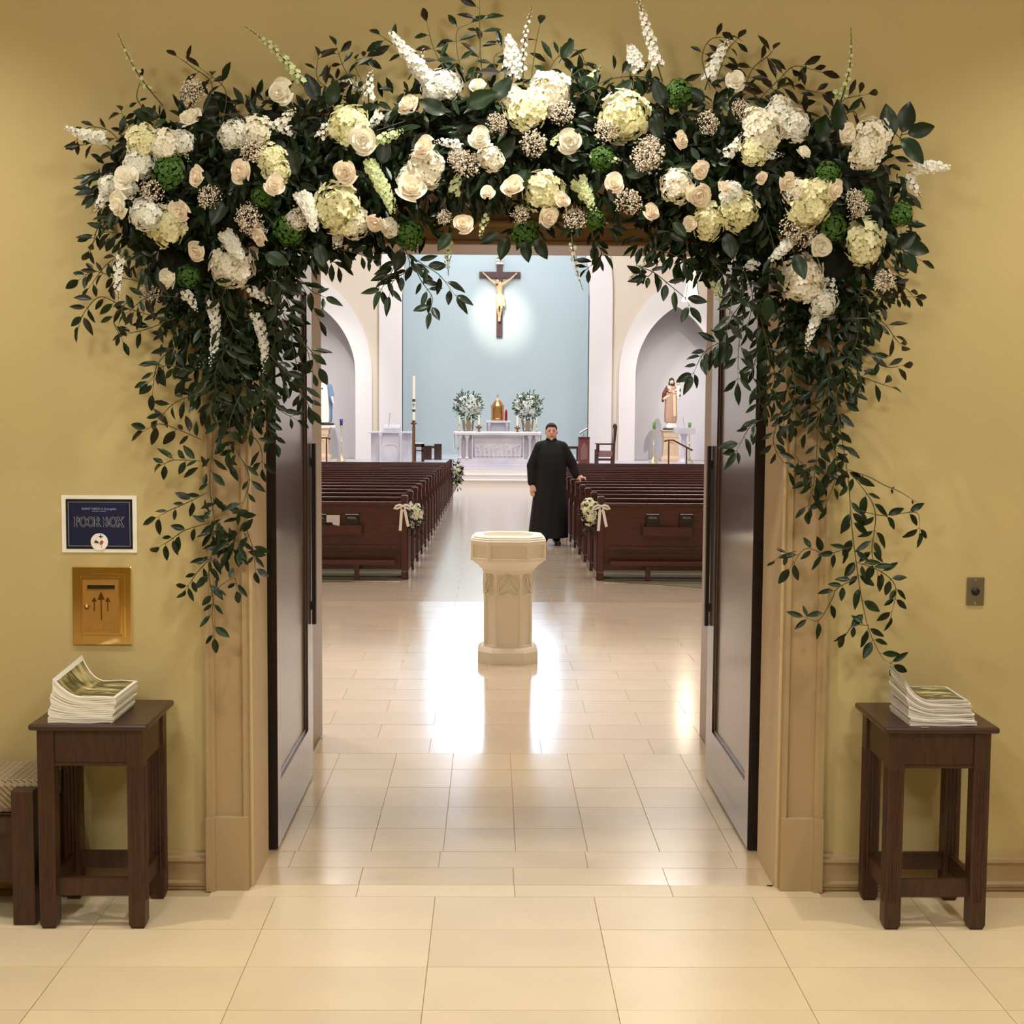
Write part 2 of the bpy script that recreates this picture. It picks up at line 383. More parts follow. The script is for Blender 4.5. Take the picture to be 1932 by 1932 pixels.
# apse with its high window
wz0, wz1, wh = 8.1, 12.6, 2.45
o = plate('wall_apse', [(NCX-3.5, PZ), (NCX+3.5, PZ), (NCX+3.5, 13), (NCX-3.5, 13)], [[(NCX-wh, wz0), (NCX+wh, wz0), (NCX+wh, wz1), (NCX-wh, wz1)]], AY, AY+.2, 'apse_paint')
S(o, 'pale blue-green apse wall behind the crucifix', 'wall')
for n, x0, x1 in (('wall_apse_left', NCX-3.6, NCX-3.5), ('wall_apse_right', NCX+3.5, NCX+3.6)):
    S(MB().box(x0, x1, EY+.35, AY+.2, PZ, 13).build(n, 'apse_paint'), 'side wall of the apse, %s' % n.split('_')[-1], 'wall')
wn = thing('window_1', (NCX, AY+.1, wz0), 'tall bright window high in the apse wall', 'window', kind='structure')
mb = MB()
for k in range(4): x = -wh+k*wh*2/3; mb.box(x-.04, x+.04, -.06, .06, 0, wz1-wz0)
for k in range(4): z = k*(wz1-wz0)/3; mb.box(-wh, wh, -.06, .06, max(0, z-.04), z+.04)
mb.build('window_frame', 'nave_white', wn)
skym = mat('daylight', (214, 232, 255), .5, emit=7)
MB().box(-wh, wh, .02, .04, 0, wz1-wz0).build('pane', 'daylight', wn)
# ---- floor
fo = MB()
fo.box(-4.3, 4.5, -2.6, VB, -.30, -.004).box(-9.7, 10, VB, 13, -.30, -.004)
fo.add([(-9.7, 13, -.004), (10, 13, -.004), (10, 42, zf(42)-.004), (-9.7, 42, zf(42)-.004), (-9.7, 13, -.3), (10, 13, -.3), (10, 42, -1.2), (-9.7, 42, -1.2)],
       [(0, 1, 2, 3), (7, 6, 5, 4), (0, 4, 5, 1), (3, 2, 6, 7), (0, 3, 7, 4), (1, 5, 6, 2)])
floor = S(fo.build('floor', 'grout'), 'cream marble tiled floor running from the hall up the aisle', 'floor')
TILES = []   # x0, x1, y0, y1, polished
G = .0028
y = 5.24
rows = []
while y > -2.3: rows.append((y-.334, y, .598, -.2, 0)); y -= .334
rows += [(5.24, 5.372, .598, .1, 0), (5.372, 5.575, .598, -.5, 0), (5.575, 5.78, .598, -.2, 0)]
for a, b in ((5.78, 6.10), (6.10, 6.43), (6.43, 6.765), (6.765, 7.10), (7.10, 7.425)): rows.append((a, b, .2995, -.188, 0))
y = 7.425; k = 0
while y < 41.2:
    rows.append((y, y+.337, .598, -.32+(.3 if k % 2 else 0), 1)); y += .337; k += 1
for a, b, wd, off, pol in rows:
    if b <= 5.3: xl, xr = -2.8, 3.0
    elif b < 7.5: xl, xr = -1.05, 1.26
    elif b < 8: xl, xr = FL, FR
    elif b < 15: xl, xr = -3.4, 3.7
    else: xl, xr = -.95, 1.2
    k0 = math.floor((xl-off)/wd)
    x = off+k0*wd
    while x < xr-.01:
        p, q = max(x, xl), min(x+wd, xr)
        if q-p > .02: TILES.append((p, q, a, b, pol))
        x += wd
TILES.sort(key=lambda t: -1e3 if False else abs(t[2]-4.1) if t[3] > 4.2 else 1e3)
cache = {}
far = {0: MB(), 1: MB()}; cnt = 0
for p, q, a, b, pol in TILES:
    vis = b > 4.15 and abs((p+q)/2-.03) < .40*b+.25
    rz = random.uniform(-.0004, .0004)
    if vis and cnt < 298:
        mt_ = 'tile_vestibule' if 5.3 < a < 7.42 else ('tile_polished' if pol else 'tile'); key = (round(q-p, 3), round(b-a, 3), mt_)
        if key not in cache:
            cache[key] = MB().box(-(q-p)/2+G/2, (q-p)/2-G/2, -(b-a)/2+G/2, (b-a)/2-G/2, -.012, 0).mesh('tile', mt_)
        o = link('tile', cache[key], floor); o.location = ((p+q)/2, (a+b)/2, zf((a+b)/2)+rz)
        if a > 13: o.rotation_euler = (-SLOPE, 0, 0)
        cnt += 1
    else:
        h = MB(); far[pol].add([(p+G/2, a+G/2, zf(a)), (q-G/2, a+G/2, zf(a)), (q-G/2, b-G/2, zf(b)), (p+G/2, b-G/2, zf(b)),
                                (p+G/2, a+G/2, zf(a)-.012), (q-G/2, a+G/2, zf(a)-.012), (q-G/2, b-G/2, zf(b)-.012), (p+G/2, b-G/2, zf(b)-.012)],
                               [(0, 1, 2, 3), (0, 4, 5, 1), (1, 5, 6, 2), (2, 6, 7, 3), (3, 7, 4, 0)])
tag(far[0].build('tile_field', 'tile', floor, fix=False), kind='stuff')
tag(far[1].build('tile_field', 'tile_polished', floor, fix=False), kind='stuff')
# carpets under the pews, with their curved front edges
def carpet(xs, ys, xe, lab):
    mb = MB(); n = len(xs)
    top = [(x, y, zf(y)+.006) for x, y in zip(xs, ys)]+[(x, 41.4, zf(41.4)+.006) for x in reversed(xs)]
    mid = []
    mb.add(top, [tuple(range(2*n))]); mb.add([(x, y, zf(y)+.006) for x, y in zip(xs, ys)]+[(x, y, zf(y)-.01) for x, y in zip(xs, ys)],
        [(i, i+1, n+i+1, n+i) for i in range(n-1)], 0)
    o = mb.build('floor_carpet', 'carpet'); S(o, lab, 'carpet')
xs = [-.93, -1.2, -1.45, -1.75, -2.2, -3, -5, -8.5]; carpet(xs, [15.0, 14.98, 14.9, 14.77, 14.5, 14.0, 12.9, 11.5], 0, 'olive grey carpet under the left block of pews')
xs = [1.19, 1.4, 1.7, 2.13, 2.6, 3.3, 5.2, 8.8]; carpet(xs, [15.0, 14.92, 14.72, 14.42, 14.05, 13.5, 12.4, 11.0], 0, 'olive grey carpet under the right block of pews')
# chancel platform and steps
plat = MB().box(-9.5, 9.8, 42.25, AY, -1.2, PZ)
S(plat.build('platform', 'marble'), 'raised marble sanctuary floor around the altar', 'platform')
for i, (ya, zt) in enumerate(((41.5, -.427), (41.87, -.286))):
    mb = MB().box(-9.4, 9.7, ya, 42.25, -1.2, zt-.035).box(-9.4, 9.7, ya-.03, 42.25, zt-.035, zt)
    S(mb.build('step', 'nave_white', bevel=.006), ('lowest pale marble step before the altar', 'middle pale marble step before the altar')[i], 'step')
S(MB().box(-9.4, 9.7, 42.22, 42.36, -.286, PZ+.0).build('step', 'nave_white'), 'uppermost pale marble step before the altar', 'step')

# ---- casings
def casing_profile(d0, d1, face):
    """(d, y) outline of a moulded flat casing; d measured outward from the opening"""
    w = d1-d0
    return [(d0, face+.0), (d0, -.026), (d0+.004, -.032), (d0+.020, -.032), (d0+.024, -.018), (d0+.030, -.016), (d1-.034, -.016),
            (d1-.030, -.026), (d1-.020, -.034), (d1-.012, -.044), (d1, -.044), (d1, face)]
def casing(name, y, left, right, top, wd, plinth, label, matn='trim_paint'):
    c = thing(name, ((left+right)/2, y, 0), label, 'door casing', kind='structure')
    for sgn, x in ((-1, left), (1, right)):
        prof = [(x+sgn*d-(left+right)/2, yy) for d, yy in casing_profile(0, wd, 0)]
        MB().prism(prof, plinth, top, 'z').build('jamb_casing', matn, c)
        pp = [(0, 0), (0, -.036), (.028, -.036), (wd-.036, -.036), (wd-.030, -.052), (wd+.004, -.052), (wd+.004, 0)]
        MB().prism([(x+sgn*d-(left+right)/2, yy) for d, yy in pp], 0, plinth, 'z').build('plinth_block', matn, c, bevel=.002)
    hp = [(yy, top+d) for d, yy in casing_profile(0, wd, 0)]
    MB().prism(hp, left-wd-(left+right)/2, right+wd-(left+right)/2, 'x').build('head_casing', matn, c)
    return c
casing('trim_4', WY, CX-1.011, CX+1.011, 2.74, .156, .285, 'pinkish tan moulded casing around the near doorway')
casing('trim_5', VY, FL, FR, FT, .12, .30, 'tan moulded casing around the inner doorway', 'casing_dim')
mat('lining_paint', (206, 182, 142), .55)
# door stops in the jambs of the near opening (thin reveal lining)
for sgn in (-1, 1):
    x = CX+sgn*1.011
    S(MB().box(min(x, x-sgn*.012), max(x, x-sgn*.012), WY+.004, WB-.002, 0, 2.735).build('trim_6' if sgn < 0 else 'trim_7', 'lining_paint'), 'cream lining of the %s door jamb' % ('left' if sgn < 0 else 'right'), 'door jamb')
# baseboards
def baseboard(name, x0, x1, label):
    prof = [(0, 0), (-.020, 0), (-.020, .012), (-.030, .016), (-.032, .028), (-.020, .036), (-.018, .096), (-.024, .104), (-.032, .112), (-.030, .124), (-.018, .130), (-.014, .140), (0, .146)]
    S(MB().prism([(WY+a, b) for a, b in prof], x0, x1, 'x').build(name, 'trim_paint'), label, 'baseboard')
baseboard('baseboard_left', -4.2, CX-1.011-.164, 'tan moulded baseboard left of the doorway')
baseboard('baseboard_right', CX+1.011+.164, 4.4, 'tan moulded baseboard right of the doorway')

# ---- door leaves, folded back into the recess
def door(name, sgn, label):
    y0, y1 = 5.79, 6.955; H = 2.60; t = .059
    xf = CX+sgn*.972            # face towards the opening
    d = thing(name, (xf, y0, 0), label, 'door', kind='structure')
    L = y1-y0; a, b, za, zb_ = .085, L-.185, .275, 2.36
    def bx(mb, ya, yb, z0, z1, e0=0, e1=t, mi=0): return mb.box(min(sgn*e0, sgn*e1), max(sgn*e0, sgn*e1), ya, yb, z0, z1, mi)
    mb = MB()
    for ya, yb, z0, z1 in ((0, a, .012, H), (b, L, .012, H), (a, b, .012, za), (a, b, zb_, H)): bx(mb, ya, yb, z0, z1)
    mb.build('door_frame', 'door_wood', d)
    bx(MB(), a-.001, b+.001, za-.001, zb_+.001, .016, t-.016).build('door_panel', 'door_wood', d)
    bx(MB(), -.0035, .0, .012, H, .001, t).build('door_edge', 'door_edge', d)
    mo = MB()   # moulding strips round the panel
    for ya, yb, z0, z1 in ((a, a+.012, za, zb_), (b-.012, b, za, zb_), (a+.012, b-.012, za, za+.014), (a+.012, b-.012, zb_-.014, zb_)): bx(mo, ya, yb, z0, z1, .009, .018)
    mo.build('panel_moulding', 'door_wood', d, bevel=.003)
    hb = MB(); yh = L-.035; hb.box(min(-sgn*.004, -sgn*.022), max(-sgn*.004, -sgn*.022), yh-.02, yh+.02, .77, 1.65)
    for z in (.86, 1.56): hb.box(min(.001, -sgn*.006), max(-.001, -sgn*.006), yh-.015, yh+.015, z-.02, z+.02)
    hb.build('pull_handle', 'black_iron', d, smooth=False)
    for z in (.42, 1.22, 2.2):
        h = MB(); h.box(min(sgn*.008, sgn*.05), max(sgn*.008, sgn*.05), -.0065, -.0034, z-.075, z+.075)
        hh = h.build('hinge', 'black_iron', d)
        s = MB()
        for k, zz in enumerate((-.055, -.02, .02, .055)):
            s.ball((sgn*(.022 if k in (0, 3) else .036), -.0065, z+zz), (.004, .0015, .004), 6)
        s.build('screw', 'black', hh)
    return d
door('door_1', -1, 'glossy dark wooden door leaf folded back on the left')
door('door_2', 1, 'glossy dark wooden door leaf folded back on the right')

# ================================================================ NARTHEX FURNITURE
def side_table(lab, x0, x1, group):
    yf, yb, zt = 4.905, 5.262, .735
    cx = (x0+x1)/2; t = thing('side_table', (cx, (yf+yb)/2, 0), lab, 'table', group)
    hw = (x1-x0)/2; hd = (yb-yf)/2; LW = .058
    tp = MB().box(-hw-.022, hw+.022, -hd-.028, hd+.040, zt-.022, zt)
    tp.build('tabletop', 'tabletop_wood', t, bevel=.008)
    for sx in (-1, 1):
        for sy in (-1, 1):
            lx, ly = sx*(hw-LW/2), sy*(hd-LW/2); m = MB()
            a = LW/2; c = .007   # reeded square leg with chamfered foot
            for z0, z1, q, q2 in ((0, .018, a-.007, a), (.018, zt-.022, a, a)):
                m.loft([[(lx-q, ly-q, z0), (lx+q, ly-q, z0), (lx+q, ly+q, z0), (lx-q, ly+q, z0)], [(lx-q2, ly-q2, z1), (lx+q2, ly-q2, z1), (lx+q2, ly+q2, z1), (lx-q2, ly+q2, z1)]])
            for k in (-1, 0, 1):   # reeds on the outer faces
                m.tube([(lx+k*.013, ly-a, .10), (lx+k*.013, ly-a, zt-.16)], .0035, 6)
                m.tube([(lx+sx*a, ly+k*.013, .10), (lx+sx*a, ly+k*.013, zt-.16)], .0035, 6)
            m.build('leg', 'table_wood', t)
    ap = MB().box(-hw+LW, hw-LW, -hd+.008, -hd+.026, zt-.152, zt-.022).box(-hw+LW, hw-LW, -hd+.004, -hd+.026, zt-.152, zt-.142)
    ap.build('apron', 'table_wood', t)
    MB().box(-hw+LW, hw-LW, hd-.026, hd-.008, zt-.152, zt-.022).build('apron', 'table_wood', t)
    for sx in (-1, 1):
        x = sx*(hw-.017); MB().box(x-.009, x+.009, -hd+LW, hd-LW, zt-.152, zt-.022).build('apron', 'table_wood', t)
        MB().box(sx*(hw-LW/2)-.011, sx*(hw-LW/2)+.011, -hd+LW, hd-LW, .115, .178).build('stretcher', 'table_wood', t)
    for sy in (-1, 1):
        MB().box(-hw+LW, hw-LW, sy*(hd-LW/2)-.011, sy*(hd-LW/2)+.011, .115, .178).build('stretcher', 'table_wood', t)
    for sx in (-1, 1):   # corner braces under the apron
        MB().prism([(sx*(hw-LW), zt-.152), (sx*(hw-LW), zt-.19), (sx*(hw-LW-.05), zt-.152)], hd-LW+.01, hd-LW+.03, 'y').build('corner_brace', 'table_wood', t)
    return t
side_table('dark wooden side table under the poor box, left of the doorway', -1.573, -1.205, 'side tables flanking the doorway')
side_table('dark wooden side table right of the doorway, under the wall switch', 1.402, 1.762, 'side tables flanking the doorway')

def bulletin_mesh(wd, dp, th, curl, curlc, cup, seed, cover, dcurl=0):
    """one folded bulletin; left side curls up"""
    rnd = random.Random(seed); n = 16; mb = MB(); dx = rnd.uniform(-.0015, .0015); dy = rnd.uniform(-.002, .002)
    def z(u, v): # u along x 0..1, v along y 0..1
        c = max(0, 1-u/curlc); return curl*(c**2.0)*(1+cup*v) + .0015*math.sin(u*9+seed)*(.3+u)
    xs = [i/n for i in range(n+1)]
    def X(u, v):  # curled part draws inward
        c = max(0, 1-u/curlc); return u*wd + curl*.30*c*c*(.4+.8*v) + dx
    for lay, (za, zb_) in enumerate(((0, th),)):
        rows = []
        for zz in (za, zb_):
            rows.append([[(X(u, v), v*dp+dy, z(u, v)+zz+(dcurl*max(0, 1-u/curlc)**2*(1+cup*v) if zz > 0 else 0)) for u in xs] for v in (0, .33, .66, 1)])
        vs = [p for r in rows for l in r for p in l]; N = n+1
        fs = []; ms = []
        for j in range(3):
            for i in range(n):
                a = j*N+i; fs.append((a, a+N, a+N+1, a+1)); b = 4*N+a; fs.append((b, b+1, b+N+1, b+N))
        for i in range(n):
            fs.append((i, i+1, 4*N+i+1, 4*N+i)); a = 3*N+i; fs.append((a+1, a, 4*N+a, 4*N+a+1))
        for j in range(3):
            a = j*N; fs.append((a+N, a, 4*N+a, 5*N+a)); a = j*N+n; fs.append((a, a+N, 5*N+a, 4*N+a))
        mb.add(vs, fs)
    if cover:  # printed cover panel just above the sheet
        vs = []; us = [.05+i/14*.90 for i in range(15)]; vv = (.05, .35, .65, .95)
        for v in vv:
            for u in us: vs.append((X(u, v), v*dp+dy, z(u, v)+th+.0006))
        k = len(mb.f)
        mb.add(vs, [(j*15+i, j*15+i+1, (j+1)*15+i+1, (j+1)*15+i) for j in range(3) for i in range(14)], 1)
    return mb
def stack(x, y, z0, wd, dp, n, rz, side, topcurl, curlc, cup):
    for k in range(n):
        th = .0060; f = k/(n-1); cover = k == n-1
        f2 = min(1, (k+1)/(n-1)); mb = bulletin_mesh(wd, dp, th-.0003, topcurl*f**1.2, curlc, cup, k+side*50, cover, .88*topcurl*(f2**1.2-f**1.2))
        # fan the sheets slightly
        o = mb.build('bulletin', ['paper' if not (side and k % 3) else 'paper_grey', 'cover_print'], smooth=False, fix=False)
        o.location = (x + (.0025*math.sin(k*1.3) if k > 1 else 0) + (.016*f if side == 0 else -.030*f), y+.002*math.sin(k*2.1), z0+.0005+k*th*1.02)
        o.rotation_euler = (0, 0, rz+.007*math.sin(k*1.7))
        sd = ('left', 'right')[side]
        if cover: tag(o, 'topmost bulletin with green-grey picture cover, curled up on the %s side table' % sd, 'booklet', 'bulletins on the %s table' % sd)
        else: tag(o, 'white bulletin in the stack under the picture cover on the %s table' % sd, 'booklet', 'bulletins on the %s table' % sd)
stack(-1.535, 4.905, .735, .225, .30, 15, 0, 0, .062, .50, .5)
stack(1.475, 4.905, .735, .235, .25, 15, 0, 1, .070, .44, .15)
# small scrap on the right table
tag(MB().prism([(.0, 0), (.018, -.004), (.030, .0), (.018, -.001)], 0, .001, 'z').build('paper_scrap', 'paper'), 'tiny pale scrap at the front of the right table top', 'scrap').location = (1.505, 4.885, .7355)
tag(MB().prism([(.0, 0), (.02, -.008), (.026, .002), (.010, .004)], 0, .003, 'z').build('twig_bit', 'leaf_brown'), 'tiny brown leaf scrap on the floor before the right jamb', 'leaf').location = fl(1446, 1672)+Vector((0, 0, .001))

# upholstered bench at the left edge
b = thing('bench', (-2.05, 5.10, 0), 'dark wooden bench with a lattice-patterned seat, cut by the left edge', 'bench')
MB().box(-.55, .46, -.10, .20, .385, .505).build('seat_cushion', 'seat_fabric', b, bevel=.02)
MB().box(-.55, .462, -.09, .20, .13, .385).build('seat_base', 'table_wood', b, bevel=.004)
MB().box(.37, .45, -.16, -.10, 0, .485).build('leg', 'table_wood', b, bevel=.005)
MB().box(.40, .46, .14, .20, 0, .50).build('leg', 'table_wood', b, bevel=.005)
MB().box(-.55, -.47, -.16, -.10, 0, .50).build('leg', 'table_wood', b, bevel=.005)
MB().box(-.47, .37, -.14, -.11, .33, .38).build('front_rail', 'table_wood', b)

# ---- poor box sign
def rect_ring(x0, x1, z0, z1, w): return [(x0, z0), (x1, z0), (x1, z1), (x0, z1)], [(x0+w, z0+w), (x0+w, z1-w), (x1-w, z1-w), (x1-w, z0+w)]
A = at(118, 1042, WY); B = at(258, 935, WY); sw = (B.x-A.x); sh = (B.z-A.z)
sg = thing('wall_sign', ((A.x+B.x)/2, WY, (A.z+B.z)/2), 'navy POOR BOX sign with white border above the brass box', 'sign')
MB().box(-sw/2, sw/2, -.004, -.0005, -sh/2, sh/2).build('backing_card', 'paper', sg)
w2, h2 = sw/2*.885, sh/2*.87
MB().box(-w2, w2, -.0052, -.004, -h2, h2).build('sign_panel', 'sign_black', sg)
MB().box(-w2*.93, w2*.93, -.0058, -.0052, -h2*.89, h2*.89).build('blue_field', 'navy', sg)
ou, ho = rect_ring(-w2*.93, w2*.93, -h2*.89, h2*.89, .0016); plate('border_line', ou, [ho], -.0068, -.0058, 'sign_silver', sg)
# serif letters from strokes: (polyline, thick)
def ell(cx, cy, rx, ry, n=18, a0=0, a1=2*PI): return [(cx+rx*math.cos(a0+(a1-a0)*i/n), cy+ry*math.sin(a0+(a1-a0)*i/n)) for i in range(n+1)]
TK, TN = .16, .05
GL = {
 'P': (.62, [([(.16, 0), (.16, 1)], TK), ([(.0, .02), (.32, .02)], TN), ([(.0, .98), (.18, .98)], TN), ([(.2, .97)]+ell(.24, .74, .30, .24, 12, PI/2, -PI/2)+[(.2, .5)], .09)]),
 'O': (.86, [(ell(.42, .5, .36, .46), .12)]),
 'R': (.74, [([(.16, 0), (.16, 1)], TK), ([(.0, .02), (.32, .02)], TN), ([(.0, .98), (.18, .98)], TN), ([(.2, .97)]+ell(.24, .75, .28, .22, 12, PI/2, -PI/2)+[(.2, .53)], .09), ([(.30, .52), (.66, .03)], .12), ([(.6, .02), (.76, .02)], TN)]),
 'B': (.70, [([(.16, 0), (.16, 1)], TK), ([(.0, .02), (.2, .02)], TN), ([(.0, .98), (.2, .98)], TN), ([(.2, .97)]+ell(.24, .76, .25, .21, 12, PI/2, -PI/2)+[(.2, .55)], .08), ([(.2, .54)]+ell(.26, .29, .30, .26, 12, PI/2, -PI/2)+[(.2, .02)], .09)]),
 'X': (.82, [([(.10, .97), (.66, .03)], .15), ([(.68, .97), (.10, .03)], .06), ([(.0, .98), (.26, .98)], TN), ([(.56, .98), (.80, .98)], TN), ([(.0, .02), (.24, .02)], TN), ([(.52, .02), (.80, .02)], TN)]),
 ' ': (.30, [])}
def glyphs(s, H, wid, extra, y0, y1, name, matn, parent, cz):
    tot = sum(GL[c][0] for c in s); sx = wid/tot; mb = MB(); x = -wid/2
    for ch in s:
        adv, st = GL[ch]
        for pl, th in st:
            th = (th+extra)*H
            if len(pl) > 3:   # curved stroke as one mitred ribbon
                P_ = [Vector((x+a*sx, b_*H)) for a, b_ in pl]; closed = (P_[0]-P_[-1]).length < 1e-5; A_ = []; B_ = []
                for i, p in enumerate(P_):
                    q0 = P_[i-1] if i else (P_[-2] if closed else P_[0]); q1 = P_[i+1] if i+1 < len(P_) else (P_[1] if closed else P_[-1])
                    t = (q1-q0).normalized(); nr_ = Vector((-t.y, t.x))*th/2; A_.append(p+nr_); B_.append(p-nr_)
                n_ = len(P_)
                mb.add([(v.x, y0, v.y+cz) for v in A_]+[(v.x, y0, v.y+cz) for v in B_], [(i, i+1, n_+i+1, n_+i) for i in range(n_-1)])
                continue
            for (a, b_), (c, d_) in zip(pl[:-1], pl[1:]):
                p = Vector((x+a*sx, b_*H)); q = Vector((x+c*sx, d_*H)); t = (q-p)
                if t.length < 1e-6: continue
                t.normalize(); nrm = Vector((-t.y, t.x))*th/2; e = t*(th*.25 if len(pl) > 3 else extra*H*.5)
                poly = [p-e+nrm, p-e-nrm, q+e-nrm, q+e+nrm]
                mb.prism([(v.x, v.y+cz) for v in poly], y0, y1, 'y')
        x += adv*sx
    return mb.build(name, matn, parent)
LH = sh*.165
glyphs('POOR BOX', LH, sw*.66, .07, -.0066, -.0058, 'letter_outline', 'sign_silver', sg, -sh*.045)
glyphs('POOR BOX', LH, sw*.66, -.015, -.0072, -.0064, 'lettering', 'sign_black', sg, -sh*.045)
text('small_lettering', 'SAINT NEDS in Evangelia', sh*.050, 'sign_blueish', sg, (0, -.0062, sh*.265), sx=1.15)
text('small_lettering', 'CATHOLIC CHURCH', sh*.026, 'sign_silver', sg, (0, -.0062, sh*.222))
em = MB(); ez = -sh*.31; er = sh*.150
em.prism([(er*math.cos(a*PI/16), ez+er*math.sin(a*PI/16)) for a in range(32)], -.0078, -.006, 'y')
e = em.build('round_emblem', 'white', sg)
MB().prism([(.1*er, ez+.05*er), (.3*er, ez+.22*er), (.5*er, ez+.02*er), (.42*er, ez-.2*er), (.15*er, ez-.42*er), (.02*er, ez-.15*er)], -.0086, -.0078, 'y').build('red_mark', 'red', e)
MB().prism([(-.62*er, ez-.1*er), (-.42*er, ez+.22*er), (-.1*er, ez+.02*er), (-.06*er, ez-.2*er)], -.0086, -.0078, 'y').build('dark_mark', 'olive', e)
cr = MB().box(.14*er, .24*er, -.0086, -.0078, ez+.4*er, ez+.85*er).box(-.02*er, .42*er, -.0086, -.0078, ez+.55*er, ez+.66*er); cr.build('cross_mark', 'black', e)
MB().prism([(.28*er, ez-.4*er), (.33*er, ez-.4*er), (.26*er, ez-.72*er), (.2*er, ez-.72*er)], -.0086, -.0078, 'y').build('red_mark', 'red', e)

# ---- brass poor box let into the wall
A = at(139, 1216, WY); B = at(248, 1069, WY); bw, bh = (B.x-A.x)/2, (B.z-A.z)/2
pb = thing('poor_box', ((A.x+B.x)/2, WY, (A.z+B.z)/2), 'polished brass poor box set in the wall under the blue sign', 'donation box')
def ring(x, z, w, y0, y1, nm, mt, bev=.0):
    ou, ho = rect_ring(-x, x, -z, z, w); o = plate(nm, ou, [ho], y0, y1, mt, pb)
    if bev: md = o.modifiers.new('b', 'BEVEL'); md.width = bev; md.segments = 3; md.limit_method = 'ANGLE'
    return o
MB().box(-bw, bw, -.010, -.0005, -bh, bh).build('brass_plate', 'brass', pb, bevel=.003)
ring(bw*.78, bh*.82, .010, -.018, -.010, 'raised_moulding', 'brass', .004)
ring(bw*.66, bh*.73, .006, -.022, -.010, 'raised_moulding', 'brass', .0025)
iw, ih = bw*.62, bh*.69
dz = ih*.72
pl = plate('box_door', [(-iw, -ih), (iw, -ih), (iw, ih), (-iw, ih)], [[(-iw*.75, dz-.008), (-iw*.75, dz+.006), (iw*.75, dz+.006), (iw*.75, dz-.008)]], -.017, -.010, 'brass_satin', pb)
MB().box(-iw*.75, iw*.75, -.0112, -.0102, dz-.008, dz+.006).build('slot', 'black', pl)
MB().box(-iw*.77, iw*.77, -.020, -.017, dz-.012, dz-.008).build('slot_lip', 'brass', pl)
k = MB().lathe([(.010, 0), (.010, .004), (.006, .006), (.005, .012), (.0, .013)], 14, mx=Matrix.Translation((-iw*.78, -.017, -ih*.02)) @ Matrix.Rotation(PI/2, 4, 'X')).build('lock_knob', 'brass_satin', pb, smooth=True)
for xx, z0, z1, cr_ in ((-.38, -.18, .30, .20), (0, -.50, .50, .27), (.36, -.18, .30, .20)):
    X = xx*iw*1.0; m = MB().box(X-.0016, X+.0016, -.020, -.017, z0*ih, z1*ih).prism([(X-.010*cr_/.2, (cr_-.03)*ih), (X+.010*cr_/.2, (cr_-.03)*ih), (X+.0016, (z1+.02)*ih), (X-.0016, (z1+.02)*ih)], -.0185, -.017, 'y')
    m.build('cross', 'bronze', pl)
text('lettering', 'POOR BOX', .021, 'brass', pb, (0, -.0175, -ih*.77), ext=.0012, sx=1.0)
# ---- wall switch plate
A = at(1822, 1142, WY); B = at(1857, 1089, WY); w_, h_ = (B.x-A.x)/2, (B.z-A.z)/2
sp = thing('switch_plate', ((A.x+B.x)/2, WY, (A.z+B.z)/2), 'brushed steel wall plate with a round black knob, right of the doorway', 'switch')
MB().box(-w_, w_, -.006, -.0003, -h_, h_).build('steel_plate', 'steel', sp, bevel=.002)
MB().lathe([(.016, 0), (.015, .006), (.011, .009), (.0, .0095)], 20, mx=Matrix.Translation((0, -.006, 0)) @ Matrix.Rotation(PI/2, 4, 'X')).build('knob', 'black', sp, smooth=True)
for s in (-1, 1): MB().ball((0, -.006, s*h_*.82), (.0035, .0015, .0035), 8).build('screw', 'chrome', sp)
# ================================================================ NAVE
# ---- baptismal font
FX, FY = .128, 10.17
ft = thing('font', (FX, FY, 0), 'cream stone octagonal holy water font standing in the centre of the doorway view', 'font')
def octo(b, a, d, z):
    """chamfered square ring: half width b, half front face a, half depth d"""
    e = d*a/b*.95
    return [(-a, -d, z), (a, -d, z), (b, -e, z), (b, e, z), (a, d, z), (-a, d, z), (-b, e, z), (-b, -e, z)]
def font_part(rings, name, insets=None, mt='font_stone'):
    mb = MB().loft([octo(*r) for r in rings]); me = mb.mesh(name, mt)
    b = bmesh.new(); b.from_mesh(me); bmesh.ops.recalc_face_normals(b, faces=b.faces)
    if insets:
        z0, z1, th, dep = insets
        fs = [f for f in b.faces if abs(f.normal.z) < .2 and abs(f.calc_center_median().z-(z0+z1)/2) < .01]
        bmesh.ops.inset_individual(b, faces=fs, thickness=th, depth=0)
        bmesh.ops.inset_individual(b, faces=fs, thickness=.004, depth=-dep)
    b.to_mesh(me); b.free(); return link(name, me, ft)
font_part([(.213, .118, .213, 0), (.213, .118, .213, .085), (.200, .110, .200, .105), (.19, .105, .19, .115)], 'plinth')
font_part([(.172, .094, .172, .115), (.172, .094, .172, .655)], 'shaft', (.115, .655, .022, .012))
font_part([(.172, .094, .172, .652), (.182, .10, .182, .655), (.184, .101, .184, .672), (.205, .112, .205, .690), (.215, .118, .215, .705), (.240, .131, .240, .722), (.250, .137, .250, .733), (.266, .145, .266, .740)], 'corbel')
font_part([(.266, .143, .266, .738), (.266, .143, .266, .872)], 'bowl_side', (.738, .872, .026, .014))
mat('water', (200, 205, 205), .05, spec=.6)
rim = MB()
R_ = [octo(.266, .143, .266, .870), octo(.266, .143, .266, .880), octo(.258, .139, .258, .884), octo(.258, .139, .258, .893), octo(.246, .133, .246, .897), octo(.246, .133, .246, .905), octo(.234, .126, .234, .912)]
